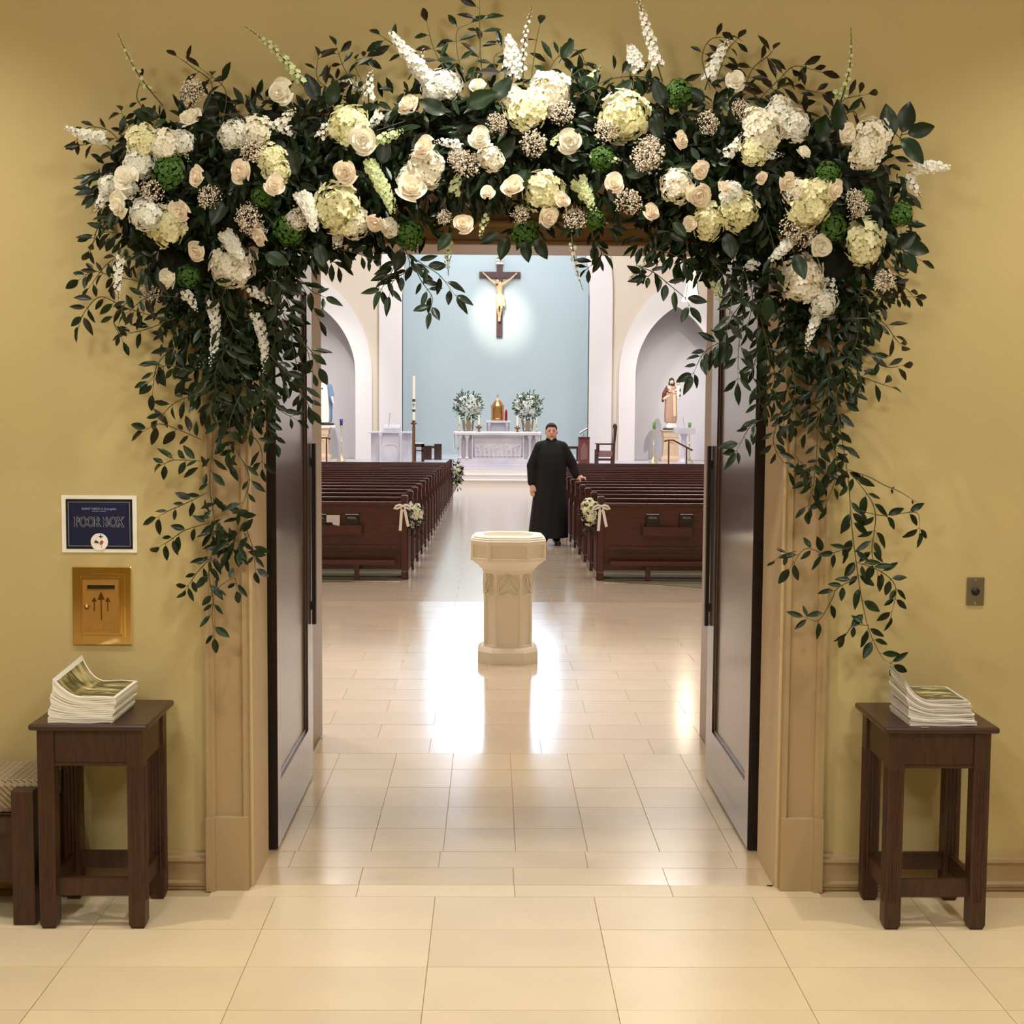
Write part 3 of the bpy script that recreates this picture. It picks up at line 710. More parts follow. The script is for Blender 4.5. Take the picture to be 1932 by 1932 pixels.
# basin inside
def circ(r, z, n=8): return [(r*math.cos(-PI*.5-PI/8+k*PI/4)*1.0, r*math.sin(-PI*.5-PI/8+k*PI/4), z) for k in range(n)]
R_ += [octo(.175, .095, .175, .912), octo(.165, .09, .165, .885), octo(.12, .065, .12, .860), octo(.02, .01, .02, .850)]
rim.loft(R_, cap=True); rim.build('rim', 'font_stone', ft, bevel=.002)
MB().loft([octo(.163, .089, .163, .868), octo(.163, .089, .163, .8685)]).build('water', 'water', ft)
# carved gothic tracery on the upper shaft faces (relief in the same stone)
tr = MB()
def tracery(mx, a):
    zc = .56
    for sgn in (-1, 1):
        tr.tube([mx @ Vector((sgn*a*.78, -.0015, .50)), mx @ Vector((sgn*a*.72, -.0015, .57)), mx @ Vector((sgn*a*.38, -.0015, .615)), mx @ Vector((0, -.0015, .635))], .0045, 6)
        tr.tube([mx @ Vector((0, -.0015, .635)), mx @ Vector((sgn*a*.10, -.0015, .575)), mx @ Vector((sgn*a*.45, -.0015, .535)), mx @ Vector((sgn*a*.78, -.0015, .50))], .0045, 6)
        tr.tube([mx @ Vector((sgn*a*.78, -.0015, .50)), mx @ Vector((sgn*a*.40, -.0015, .49)), mx @ Vector((0, -.0015, .515))], .004, 6)
for ang, d, a in ((0, .172, .094), (PI/2, .172, .09), (-PI/2, .172, .09), (PI/4, .1885, .055), (-PI/4, .1885, .055)):
    tracery(Matrix.Rotation(ang, 4, 'Z') @ Matrix.Translation((0, -d, 0)), a)
tr.build('tracery', 'font_stone', ft, smooth=True)

# ---- pews
PY0, PSP, NP = 15.12, 1.05, 18
def pew_meshes(sgn, L):
    """origin on the floor at the aisle end, back plane; sgn = direction in which the pew runs; +y towards the altar"""
    def bx(mb, x0, x1, *r, **k): return mb.box(min(sgn*x0, sgn*x1), max(sgn*x0, sgn*x1), *r, **k)
    D = {}
    m = MB()   # aisle end panel outline (y, z): back post with block head, scooped arm, foot
    prof = [(-.03, 0), (.50, 0), (.50, .055), (.46, .075), (.45, .30), (.47, .50), (.49, .56), (.45, .60), (.36, .60), (.22, .61), (.12, .66), (.075, .74), (.062, .80), (.075, .84), (-.035, .84), (-.035, .80), (-.022, .76), (-.022, .09), (-.03, .075)]
    m.prism(prof, min(0, sgn*.062), max(0, sgn*.062), 'x')
    D['end_panel'] = ('end_panel', m, 'pew_wood', .006)
    m = MB(); bx(m, -.006, .068, -.042, .068, .835, .885); bx(m, -.0, .062, -.035, .06, .885, .893); D['post_cap'] = ('post_cap', m, 'pew_wood', .006)
    m = MB()   # applied battens on the aisle face
    for a, b in ((.05, .075), (.13, .155), (.23, .255), (.33, .355), (.41, .435)): m.box(min(0, -sgn*.012), max(0, -sgn*.012), a, b, .09, .56 if a > .1 else .70)
    m.box(min(0, -sgn*.016), max(0, -sgn*.016), -.02, .49, .0, .085)
    D['batten'] = ('end_moulding', m, 'pew_wood', .003)
    m = MB(); bx(m, .06, L, .0, .028, .30, .79); D['back'] = ('back_panel', m, 'pew_wood', 0)
    m = MB(); bx(m, .06, L, -.018, .045, .79, .822); D['rail'] = ('top_rail', m, 'pew_wood', .006)
    m = MB(); bx(m, .06, L, .02, .44, .40, .435); D['seat'] = ('seat', m, 'pew_wood', 0)
    m = MB(); bx(m, .06, L, .03, .05, .10, .30); D['lower'] = ('lower_panel', m, 'pew_wood', 0)
    return D
PEWS = {-1: [], 1: []}
ords = ['', 'second', 'third', 'fourth', 'fifth', 'sixth', 'seventh', 'eighth', 'ninth', 'tenth', 'eleventh', 'twelfth', 'thirteenth', 'fourteenth', 'fifteenth', 'sixteenth']
for sgn, X0, nm in ((-1, -.885, 'left'), (1, 1.147, 'right')):
    L = 6.4; D = pew_meshes(sgn, L); meshes = {k: (v[0], v[1].mesh(v[0], v[2]), v[3]) for k, v in D.items()}
    for k, (n_, me, bv) in meshes.items():
        b = bmesh.new(); b.from_mesh(me); bmesh.ops.recalc_face_normals(b, faces=b.faces); b.to_mesh(me); b.free()
    for i in range(NP):
        Y = PY0+i*PSP
        if i == 0: lab = 'rearmost dark wooden pew of the %s block, nearest the doorway' % nm
        elif i == NP-1: lab = 'dark wooden pew of the %s block in the front row, nearest the altar' % nm
        elif i == NP-2: lab = 'dark wooden pew of the %s block, next to the front row' % nm
        else: lab = 'dark wooden pew of the %s block, %s row from the back' % (nm, ords[i] if i < len(ords) else 'third from the front, sixteenth')
        p = thing('pew', (X0+sgn*.0008*i, Y, zf(Y)+.006), lab, 'pew', 'pews left of the aisle' if sgn < 0 else 'pews right of the aisle')
        p.rotation_euler = (-SLOPE, 0, 0)
        for k, (n_, me, bv) in meshes.items(): link(n_, me, p, bv if i < 6 else 0)
        PEWS[sgn].append(p)
    # rack, kneeler and shelf on the back of the rearmost pew
    p = PEWS[sgn][0]
    def bx(mb, x0, x1, *r): return mb.box(min(sgn*x0, sgn*x1), max(sgn*x0, sgn*x1), *r)
    MB_ = MB(); bx(MB_, .10, L, -.03, .0, .33, .36); MB_.build('shelf_moulding', 'pew_wood', p)
    MB_ = MB(); bx(MB_, .12, 3.2, -.16, -.05, .16, .21); MB_.build('kneeler', 'pew_wood', p, bevel=.006)
    for kx in (.5, 2.2): MB_ = MB(); bx(MB_, kx, kx+.05, -.14, -.07, 0, .16); MB_.build('kneeler_foot', 'pew_wood', p)
def rack(sgn, x0, x1):
    Y = PY0; p = PEWS[sgn][0]; X0 = p.location.x
    z = at(966, 1008, Y-.06).z; zb_ = z-p.location.z
    m = MB().box(x0-X0, x1-X0, -.075, -.062, zb_-.0, zb_+.085).box(x0-X0, x1-X0, -.075, 0, zb_-.012, zb_)
    for t in (x0-X0, x1-X0-.012): m.box(t, t+.012, -.075, 0, zb_, zb_+.105)
    m.build('book_rack', 'pew_wood', p)
xa = at(1211, 1000, PY0-.06).x; xb = at(1308, 1000, PY0-.06).x; rack(1, xa, xb)
xa2 = at(560, 1000, PY0-.06).x; xb2 = at(684, 1000, PY0-.06).x; rack(-1, xa2, xb2)
def hymnal(x0, x1, label):
    A = at(x0, 1000, PY0-.035); B = at(x1, 970, PY0-.035); w_ = (B.x-A.x)/2; h_ = (B.z-A.z)
    t = thing('hymnal', ((A.x+B.x)/2, PY0-.030, A.z-.02), label, 'book', 'hymnals in the pew racks'); h_ += .02
    MB().box(-w_+.004, w_-.004, -.020, .012, .004, h_-.002).build('pages', 'paper', t)
    MB().box(-w_, w_, -.024, -.0195, 0, h_-.004).box(-w_, w_, .0125, .016, 0, h_-.004).build('cover', 'black', t)
    text('lettering', 'MISSAL', .030, 'sign_silver', t, (0, -.0246, h_-.040))
    ou, ho = rect_ring(-w_*.68, w_*.68, h_-.078, h_-.055, .002); plate('label_frame', ou, [ho], -.0250, -.0240, 'bronze', t)
hymnal(1219, 1244, 'black hymnal with white page edges, left one in the rack on the right pew')
hymnal(1283, 1308, 'black hymnal with white page edges, right one in the rack on the right pew')
hymnal(651, 677, 'black hymnal with white page edges in the rack on the left pew')
hymnal(590, 616, 'black hymnal partly hidden by the left door jamb')
A = at(616, 990, PY0-.085); B = at(641, 972, PY0-.085)
n_ = MB(); w_ = B.x-A.x; hh = B.z-A.z
n_.box(0, w_, 0, .004, hh*.25, hh).prism([(w_*.42, hh*.3), (w_*.5, 0), (w_*.98, -.01), (w_, hh*.4)], -.004, 0, 'y')
tag(n_.build('leaflets', 'paper_grey', smooth=False), 'crumpled white leaflets tucked in the rack of the left pew', 'paper').location = A

# ---- generic small blooms used by the pew posies and altar bouquets
def leaf_geo(mb, p, d, nrm, L, W, mi=0, fold=.18, droop=.15):
    d = d.normalized(); s = d.cross(nrm).normalized(); n = s.cross(d).normalized(); vs = []
    for t, w_ in ((.0, .0), (.22, .62), (.5, 1.0), (.78, .66), (1.0, 0)):
        c = p + d*(L*t) - n*(droop*L*t*t)
        if w_ == 0: vs.append(c)
        else: vs += [c - s*(W*w_/2) + n*(fold*W*w_), c, c + s*(W*w_/2) + n*(fold*W*w_)]
    mb.add(vs, [(0, 2, 1), (0, 3, 2), (1, 2, 5, 4), (2, 3, 6, 5), (4, 5, 8, 7), (5, 6, 9, 8), (7, 8, 10), (8, 9, 10)], mi)
def leaf_fine(mb, W=.45, fold=.12, droop=.2, mi=0):
    """smooth leaf along +x, unit length"""
    T = [0, .06, .16, .3, .45, .6, .74, .87, .95, 1]; vs = []
    for t in T:
        w_ = math.sin(PI*min(1, t**.82))**.85 if 0 < t < 1 else 0; c = Vector((t, 0, -droop*t*t+.015*math.sin(t*9)))
        if t in (0, 1): vs.append(c)
        else:
            for u in (-1, -.5, 0, .5, 1): vs.append(c+Vector((0, u*W/2*w_, fold*W*w_*abs(u)**1.5+.01*math.sin(t*14+u*2))))
    fs = [(0, 2+k, 1+k) for k in range(4)]; n = len(T)-2
    for i in range(n-1):
        for k in range(4): a = 1+i*5+k; fs.append((a, a+1, a+6, a+5))
    e = 1+n*5; fs += [(1+(n-1)*5+k, 2+(n-1)*5+k, e) for k in range(4)]
    mb.add(vs, fs, mi)
def rv(rng=random): 
    while True:
        v = Vector((rng.uniform(-1, 1), rng.uniform(-1, 1), rng.uniform(-1, 1)))
        if .05 < v.length < 1: return v.normalized()
def posy(name, loc, label, rx, ry, rz, nfl, nleaf, lsize, fsize, cat, group=None, fmats=('petal_white', 'petal_yellow'), parent=None, trail=0, seed=1, lm='leaf'):
    rg = random.Random(seed)
    t = thing(name, loc, label, cat, group) if parent is None else parent
    off = Vector((0, 0, 0)) if parent is None else Vector(loc)
    lv = MB()
    for _ in range(nleaf):
        v = rv(rg); k = rg.uniform(.55, 1.05); p = Vector((v.x*rx*k, v.y*ry*k, v.z*rz*k))
        if trail and rg.random() < .35: p.z -= rg.uniform(0, trail)
        d = (v + Vector((0, 0, -.3 if trail else .2)) + rv(rg)*.7); leaf_geo(lv, off+p, d, rv(rg), lsize*rg.uniform(.7, 1.3), lsize*.34)
    tag(lv.build('foliage', lm, t, fix=False), kind='stuff')
    fm = [bloom_small(fmats[0], 5, fsize, rg), bloom_small(fmats[1], 7, fsize*1.25, rg)]
    for i in range(nfl):
        v = rv(rg)
        if v.y > .3: v.y = -v.y
        p = Vector((v.x*rx, v.y*ry, v.z*rz))*rg.uniform(.8, 1.02)
        o = link('bloom', fm[0 if rg.random() < .68 else 1], t); o.location = off+p
        o.rotation_euler = v.to_track_quat('Z', 'Y').to_euler(); s = rg.uniform(.7, 1.2); o.scale = (s, s, s)
    return t
def bloom_small(mt, n, r, rg):
    mb = MB()
    for ring, (k, tilt) in enumerate(((n, .25), (max(3, n-2), .75))):
        for i in range(k):
            a = 2*PI*i/k+ring*.5; d = Vector((math.cos(a)*math.cos(tilt), math.sin(a)*math.cos(tilt), math.sin(tilt)))
            leaf_geo(mb, Vector((0, 0, 0)), d, Vector((0, 0, 1)), r*(1-.25*ring), r*.8, 0, .2, .2)
    return mb.mesh('bloom', mt)
def bow(t, loc, s, seed=0):
    """satin bow: two loops, knot and two tails"""
    lx = Vector(loc); mb = MB()
    def strip(pts, w, nrm=Vector((0, -1, 0))):
        vs = []
        for i, p in enumerate(pts):
            tt = (pts[min(i+1, len(pts)-1)]-pts[max(0, i-1)]).normalized(); sd = tt.cross(nrm).normalized()
            vs += [p-sd*w/2, p+sd*w/2]
        n = len(pts); k = [(2*i, 2*i+1, 2*i+3, 2*i+2) for i in range(n-1)]
        mb.add(vs, k)
        mb.add([v+Vector((0, .003, 0)) for v in vs], [(a, d, c, b) for a, b, c, d in k])
    for sg in (-1, 1):
        strip([lx+Vector((sg*s*x, -s*.15-y*s, z*s)) for x, y, z in ((0, 0, 0), (.25, .1, .12), (.55, .15, .02), (.72, .1, -.22), (.5, .02, -.24), (.2, 0, -.1), (0, 0, 0))], s*.17)
        strip([lx+Vector((sg*s*x, -s*.12, z*s)) for x, z in ((0, 0), (.12 if sg < 0 else .2, -.5), (.16 if sg < 0 else .34, -1.2), (.22 if sg < 0 else .46, -2.1 if sg < 0 else -1.75))], s*.24)
    mb.ball(lx+Vector((0, -s*.18, 0)), s*.10, 8)
    return mb.build('ribbon_bow', 'ribbon', t, fix=False)
# posies on the pew ends (hanging on the posts)
p = at(778, 971, PY0+.02)
t = posy('pew_posy', (p.x+.02, PY0+.12, p.z), 'posy of white and cream flowers with a trailing bow on the left nearest pew end', .085, .16, .15, 46, 240, .055, .030, 'flowers', 'posies tied to pew ends', trail=.16, seed=3)
hy = MB(); rg = random.Random(5)
bow(t, (-.115, -.19, .10), .125)
p = at(1116, 967, PY0+.02)
t = posy('pew_posy', (p.x-.01, PY0+.12, p.z), 'posy of yellow-white flowers with a two-tailed bow on the right nearest pew end', .09, .16, .15, 50, 240, .055, .032, 'flowers', 'posies tied to pew ends', fmats=('petal_yellow', 'petal_white'), trail=.16, seed=4)
bow(t, (.105, -.19, .075), .125)
yq = PEWS[-1][-1].location.y
p = at(858, 890, yq)
t = posy('pew_posy', (p.x+.04, yq+.05, p.z), 'full posy of white flowers on the farthest left pew end before the altar steps', .12, .14, .22, 34, 260, .09, .042, 'flowers', 'posies tied to pew ends', fmats=('petal_white', 'petal_yellow'), trail=.2, seed=6)

# ---- altar and sanctuary furniture
AYF = 43.2
def PX(px, Y): return at(px, 840, Y).x
def ZZ(py, Y, px=940): return at(px, py, Y).z
x0, x1 = PX(857, AYF), PX(1021, AYF); acx = (x0+x1)/2; ahw = (x1-x0)/2
al = thing('altar', (acx, AYF, PZ), 'white marble altar with carved front and little columns, centre of the sanctuary', 'altar')
AH = ZZ(815, AYF)-PZ
MB().box(-ahw*.98, ahw*.98, .02, 1.0, 0, .10).build('plinth', 'marble', al, bevel=.01)
MB().box(-ahw*.94, ahw*.94, .06, .96, .10, .24).build('base_block', 'marble', al, bevel=.01)
MB().box(-ahw*.90, ahw*.90, .22, .90, .24, AH-.10).build('body', 'marble', al)
MB().box(-ahw, ahw, 0, 1.02, AH-.10, AH-.02).build('table_slab', 'marble', al, bevel=.015)
MB().box(-ahw*1.01, ahw*1.01, .05, .97, AH-.02, AH-.005).box(-ahw*1.02, -ahw*1.005, .1, .9, AH-.55, AH-.005).box(ahw*1.005, ahw*1.02, .1, .9, AH-.48, AH-.005).build('altar_cloth', 'white', al, bevel=.004)
for px in (868, 881, 1000, 1013):
    cx = PX(px, AYF)-acx
    MB().lathe([(.075, .24), (.075, .28), (.05, .31), (.045, .34), (.042, AH-.24), (.05, AH-.22), (.09, AH-.14), (.09, AH-.10)], 14, cx=cx, cy=.12).build('column', 'marble', al, smooth=True)
rl, rr = PX(893, AYF)-acx, PX(986, AYF)-acx
pn = MB().box(rl-.05, rl, .10, .24, .24, AH-.1).box(rr, rr+.05, .10, .24, .24, AH-.1).box(rl, rr, .10, .24, AH-.16, AH-.10).box(rl, rr, .10, .24, .24, .30)
pn = pn.build('relief_frame', 'marble', al)
mb = MB().box(rl, rr, .18, .24, .30, AH-.16); rg = random.Random(8); W_ = rr-rl
for i in range(11):   # generic carved procession of robed figures
    x = rl+W_*(i+.6)/11.2; hgt = .30+.05*math.sin(i*2.1); zb_ = .34
    capsule(mb, (x, .18, zb_), (x+rg.uniform(-.03, .03), .175, zb_+hgt*.7), .07, .045, 8)
    mb.ball((x+rg.uniform(-.03, .03), .165, zb_+hgt*.92), .037, 8)
    if i % 2: capsule(mb, (x, .16, zb_+hgt*.6), (x+rg.choice((-1, 1))*.10, .15, zb_+hgt*.45), .02, .016, 6)
blob('relief_panel', mb, 'marble', .014, al, 2)
# retable block with the tabernacle behind the altar
RY = 45.6
x0, x1 = PX(916, RY), PX(963, RY); zt = ZZ(794, RY)
rt = thing('tabernacle_stand', ((x0+x1)/2, RY, PZ), 'small white marble stand carrying the golden tabernacle behind the altar', 'pedestal'); hw = (x1-x0)/2
MB().box(-hw, hw, 0, .8, zt-PZ-.07, zt-PZ).build('slab', 'marble', rt, bevel=.01)
MB().box(-hw*.92, hw*.92, .12, .75, 0, zt-PZ-.07).build('body', 'marble', rt)
for s in (-1, 1): MB().lathe([(.05, 0), (.045, .1), (.042, zt-PZ-.2), (.075, zt-PZ-.09), (.075, zt-PZ-.07)], 12, cx=s*hw*.72, cy=.08).build('column', 'marble', rt, smooth=True)
tx = (PX(926, RY)+PX(951, RY))/2; tr_ = (PX(951, RY)-PX(926, RY))/2; th = ZZ(766, RY)-zt; tc_ = ZZ(753, RY)-zt
tb = thing('tabernacle', (tx, RY+.35, zt), 'golden cylindrical tabernacle with a conical roof', 'tabernacle')
MB().lathe([(tr_*.9, 0), (tr_, .03), (tr_, .06), (tr_*.97, .08), (tr_*.97, th-.04), (tr_*1.02, th-.02), (tr_*1.02, th)], 24).build('drum', 'gold', tb, smooth=False)
MB().lathe([(tr_*1.0, th), (tr_*.72, th+(tc_-th)*.45), (tr_*.34, th+(tc_-th)*.88), (tr_*.10, tc_), (.01, tc_+.03)], 24).build('conical_roof', 'gold', tb)
MB().box(-.008, .008, -.008, .008, tc_+.02, tc_+.16).box(-.04, .04, -.008, .008, tc_+.09, tc_+.105).build('cross_finial', 'gold', tb)
rx = PX(954.5, RY); rl_ = thing('sanctuary_candle', (rx, RY+.2, zt), 'red glass sanctuary candle beside the tabernacle', 'candle')
h_ = ZZ(773, RY)-zt; MB().lathe([(.035, 0), (.042, .02), (.042, h_*.8), (.03, h_*.9), (.022, h_)], 14).build('glass', 'red_glass', rl_, smooth=True)
MB().lathe([(.024, h_), (.028, h_+.01), (.02, h_+.03)], 12).build('rim', 'gold', rl_)
# bouquets in stone urns left and right
for px, side, sd in ((883, 'left', 21), (995, 'right', 22)):
    Y = 45.4; X = PX(px, Y)
    zt_ = ZZ(793, Y)
    u = thing('urn', (X, Y, PZ), 'grey stone urn holding the %s white bouquet behind the altar' % side, 'urn', 'urns behind the altar')
    HU = zt_-PZ
    MB().lathe([(.30, 0), (.30, .45), (.34, .48), (.34, .52), (.16, .60), (.12, .70), (.16, .78), (.10, .86), (.10, .92), (.17, HU-.25), (.19, HU-.05), (.21, HU), (.17, HU)], 20).build('urn_body', 'stone_grey', u, smooth=True)
    bq = posy('bouquet', (X, Y, ZZ(767, Y)), 'round bouquet of white flowers and greenery in the %s urn behind the altar' % side, .42, .34, .40, 74, 560, .12, .068, 'flowers', 'bouquets behind the altar', fmats=('petal_white', 'petal_white'), seed=sd, lm='leaf_bright')
    sp_ = MB(); rg = random.Random(sd)
    for k in range(7):
        a = PI*(.15+.7*k/6); r = rg.uniform(.44, .60); d = Vector((math.cos(a), 0, math.sin(a)))
        q = d*r; sp_.tube([d*.2, q], .006, 5)
        for j in range(7): leaf_geo(sp_, d*(r*(.5+.5*j/7)), d+rv(rg)*.5, rv(rg), .07, .025)
    sp_.build('sprigs', 'leaf', bq, fix=False)
# altar candles
zt = PZ+AH
def altar_candle(px, ytop, ybot, r, holder, lab, grp):
    Y = AYF+.5; X = PX(px, Y); t = thing('altar_candle', (X, Y, zt-.004), lab, 'candle', grp)
    z1 = ZZ(ytop, Y)-zt; z0 = ZZ(ybot, Y)-zt
    MB().lathe([(r, z0), (r, z1), (r*.4, z1+.005)], 10).tube([(0, 0, z1), (0, 0, z1+.02)], .003, 4).build('candle_stick', 'candle', t, smooth=False)
    if holder == 'tall': MB().lathe([(.05, 0), (.05, .012), (.014, .03), (.012, z0-.04), (.03, z0-.02), (.034, z0)], 12).build('candle_holder', 'brass', t, smooth=True)
    else: MB().lathe([(.06, 0), (.05, .01), (.015, .03), (.015, .05), (.10, z0-.07), (.105, z0-.055), (.03, z0-.045), (.035, z0)], 14).build('candle_holder', 'bronze', t, smooth=True)
for px, n_ in ((866.8, 'leftmost of the three thin ones at the left end'), (878.5, 'middle of the three thin ones at the left end'), (889, 'rightmost of the three thin ones at the left end')):
    altar_candle(px, 786, 794, .014, 'tall', 'thin white candle on the altar, '+n_, 'thin altar candles')
for px, n_ in ((990, 'leftmost of the three thin ones at the right end'), (1001.5, 'middle of the three thin ones at the right end'), (1012, 'rightmost of the three thin ones at the right end')):
    altar_candle(px, 787, 795, .014, 'tall', 'thin white candle on the altar, '+n_, 'thin altar candles')
altar_candle(903.5, 783.5, 801.5, .028, 'low', 'thick white candle in a low bronze holder on the altar, left one', 'thick altar candles')
altar_candle(976, 784.5, 802.5, .028, 'low', 'thick white candle in a low bronze holder on the altar, right one', 'thick altar candles')

# ambo on the left
Y = 45.0; x0, x1 = PX(694, Y), PX(779, Y); zt = ZZ(816, Y)-PZ; cx = (x0+x1)/2; hw = (x1-x0)/2
am = thing('ambo', (cx, Y, PZ), 'white marble reading desk with corner columns left of the altar', 'lectern')
MB().box(-hw, hw, 0, .9, zt-.045, zt).build('slab', 'marble', am, bevel=.01)
MB().prism([(-hw*.90, .75), (-hw*.90, .3), (-hw*.46, .10), (hw*.42, .10), (hw*.88, .3), (hw*.88, .75)], 0, zt-.045, 'z').build('body', 'marble', am)
for cxx in (-hw*.45, hw*.45): MB().lathe([(.06, 0), (.05, .03), (.042, .06), (.042, zt-.2), (.075, zt-.08), (.08, zt-.045)], 12, cx=cxx, cy=.07).build('column', 'marble', am, smooth=True)
o = plate('arch_relief', arch(0, .30, .02, .45, .66)+arch(0, .25, .02, .44, .60)[::-1], [], .08, .11, 'marble', am)
dx0, dx1 = PX(723, Y)-cx, PX(753, Y)-cx
MB().prism([(-.0+.2, zt), (.75, zt), (.75, zt+.22), (.2, zt+.12)], dx0, dx1, 'x').build('book_rest', 'marble', am, bevel=.008)
MB().lathe([(.025, zt), (.025, zt+.13)], 10, cx=PX(715, Y)-cx, cy=.4).build('small_candle', 'candle', am)
MB().tube([(PX(732, Y)-cx, .3, zt+.1), (PX(733, Y)-cx, .28, zt+.35), (PX(734.5, Y)-cx, .25, zt+.56)], .006, 6).ball((PX(734.8, Y)-cx, .25, zt+.57), .014, 8).build('microphone', 'black_iron', am)
# paschal candle
Y = 44.4; X = PX(780.5, Y)
pc = thing('paschal_candle', (X, Y, PZ), 'tall white paschal candle with dark bands on a stand beside the reading desk', 'candle')
zz = lambda py: ZZ(py, Y)-PZ
MB().lathe([(.045, zz(797)), (.045, zz(711)), (.02, zz(710.5))], 16).build('candle_stick', 'candle', pc)
for a, b in ((754, 759), (773.5, 778)): MB().lathe([(.047, zz(b)), (.047, zz(a))], 16).build('band', 'statue_dark', pc)
MB().lathe([(.047, zz(799)), (.047, zz(794))], 16).build('band', 'statue_brown', pc)
MB().ball((0, -.044, zz(764.5)), (.035, .008, .05), 10).box(-.008, .008, -.052, -.044, zz(771), zz(761)).build('emblem', 'stone_grey', pc)
MB().lathe([(.20, 0), (.2, .03), (.06, .08), (.045, .12), (.045, zz(806)), (.03, zz(804)), (.05, zz(802)), (.11, zz(800)), (.09, zz(799)), (.05, zz(798))], 16).build('stand', 'bronze', pc, smooth=True)
# bench chair and low table left behind the ambo
Y = 46.8
ch = thing('server_chair', (PX(787, Y), Y, PZ), 'dark wooden server chair with a white seat pad behind the reading desk', 'chair'); k = Y/2691
MB().box(-8*k, 13*k, 0, .06, 28*k, 34*k).build('back_rail', 'pew_wood', ch); MB().box(-8*k, 13*k, 0, .5, 20*k, 22*k).build('seat', 'pew_wood', ch)
MB().box(-8*k, 12*k, -.02, .06, 34*k, 36*k).build('seat_pad', 'white', ch)
for a in (-8*k, 8*k):
    for d_ in (0, .45): MB().box(a, a+4.6*k, d_, d_+.06, 0, 33*k).build('leg', 'pew_wood', ch)
Y = 48.0
ch = thing('kneeler', (PX(815, Y), Y+.5, PZ), 'low black-brown wooden bench against the apse wall, left of the altar', 'bench'); k = Y/2691
MB().box(-16*k, 16*k, 0, .4, 22*k, 26*k).build('seat', 'dark_wood', ch)
for a in (-16*k, 3*k): MB().box(a, a+14*k, .02, .38, 0, 30*k if a > 0 else 26*k).build('leg', 'dark_wood', ch)
# right: wooden lectern cabinet with chrome missal stand
Y = 46.5; x0, x1 = PX(1092, Y), PX(1112.5, Y); cx = (x0+x1)/2; hw = (x1-x0)/2; hh = ZZ(824, Y)-PZ; k = Y/2691
ca = thing('wooden_lectern', (cx, Y, PZ), 'small brown wooden credence cabinet with a pointed arch panel behind the priest', 'cabinet')
MB().box(-hw, hw, 0, .4, 0, hh).build('body', 'statue_brown', ca, bevel=.01); MB().box(-hw*1.06, hw*1.06, -.03, .42, hh-.03, hh).build('top', 'pew_wood', ca)
plate('arch_panel', arch(0, hw*.62, .12, hh*.5, hh*.80), [], -.02, 0, 'chair_fabric', ca)
ms = thing('book_stand', (cx, Y+.2, PZ+hh), 'chrome stand with an open white book on the brown cabinet', 'book stand')
MB().lathe([(.09, 0), (.09, .015), (.02, .03), (.018, .14)], 14).build('foot', 'chrome', ms, smooth=True)
MB().box(-.17, .17, -.15, .15, 0, .02, mx=Matrix.Translation((0, 0, .19)) @ Matrix.Rotation(-.55, 4, 'Y')).build('desk', 'chrome', ms)
MB().box(-.15, .15, -.13, .13, .022, .05, mx=Matrix.Translation((0, 0, .19)) @ Matrix.Rotation(-.55, 4, 'Y')).build('book', 'paper', ms)
ch = thing('server_bench', (PX(1085, 48), 48.0, PZ), 'black-brown wooden bench mostly hidden behind the priest', 'bench')
MB().box(-.35, .25, 0, .3, .42, .50).build('seat', 'dark_wood', ch); MB().box(.05, .2, 0, .3, 0, .42).build('leg', 'dark_wood', ch); MB().box(-.35, -.2, 0, .3, 0, .42).build('leg', 'dark_wood', ch)
# celebrant chair in profile
Y = 45.5; k = Y/2691; cx = PX(1143, Y); base = PZ
ce = thing('celebrant_chair', (cx, Y, base), 'tall-backed wooden celebrant chair seen from the side, right of the priest', 'chair')
zz = lambda py: ZZ(py, Y)-PZ; xx = lambda px: PX(px, Y)-cx
for yy in (0, .55):
    MB().prism([(xx(1155), 0), (xx(1160), 0), (xx(1161), zz(836)), (xx(1164), zz(806)), (xx(1164), zz(803)), (xx(1161.5), zz(797)), (xx(1158.5), zz(803)), (xx(1157), zz(836))], yy, yy+.05, 'y').build('back_post', 'pew_wood', ce)
    MB().box(xx(1125), xx(1158), yy, yy+.05, zz(838), zz(836)).build('armrest', 'pew_wood', ce)
    MB().box(xx(1127.5), xx(1131), yy, yy+.05, zz(850), zz(838)).build('arm_post', 'pew_wood', ce)
    MB().box(xx(1124.5), xx(1129.5), yy, yy+.05, 0, zz(848)).build('leg', 'pew_wood', ce)
    MB().box(xx(1129), xx(1156), yy+.01, yy+.04, zz(868), zz(865)).build('stretcher', 'pew_wood', ce)
MB().box(xx(1126), xx(1158), .02, .58, zz(861), zz(850)).build('seat_cushion', 'chair_fabric', ce, bevel=.03)
MB().box(xx(1158), xx(1161), .05, .55, zz(850), zz(806)).build('back_panel', 'pew_wood', ce)
# white pulpit stand on the right
Y = 46.2; cx = PX(1292.5, Y); k = Y/2691; zz = lambda py: ZZ(py, Y, 1290)-PZ
pu = thing('marble_lectern', (cx, Y, PZ), 'small white marble lectern with a microphone in front of the right niche', 'lectern')
MB().box(-19*k, 19*k, 0, .55, zz(819), zz(807)).build('desk', 'marble', pu, bevel=.015)
MB().lathe([(17*k, 0), (17*k, .05), (11*k, .09), (9*k, .14), (5.5*k, .20), (5*k, zz(826)), (7*k, zz(821)), (8*k, zz(819))], 8, cy=.28).build('shaft', 'marble', pu)
MB().tube([(0, .2, zz(807)), (-2*k, .2, zz(795)), (-3.5*k, .2, zz(787.5))], .007, 6).build('microphone', 'chrome', pu)
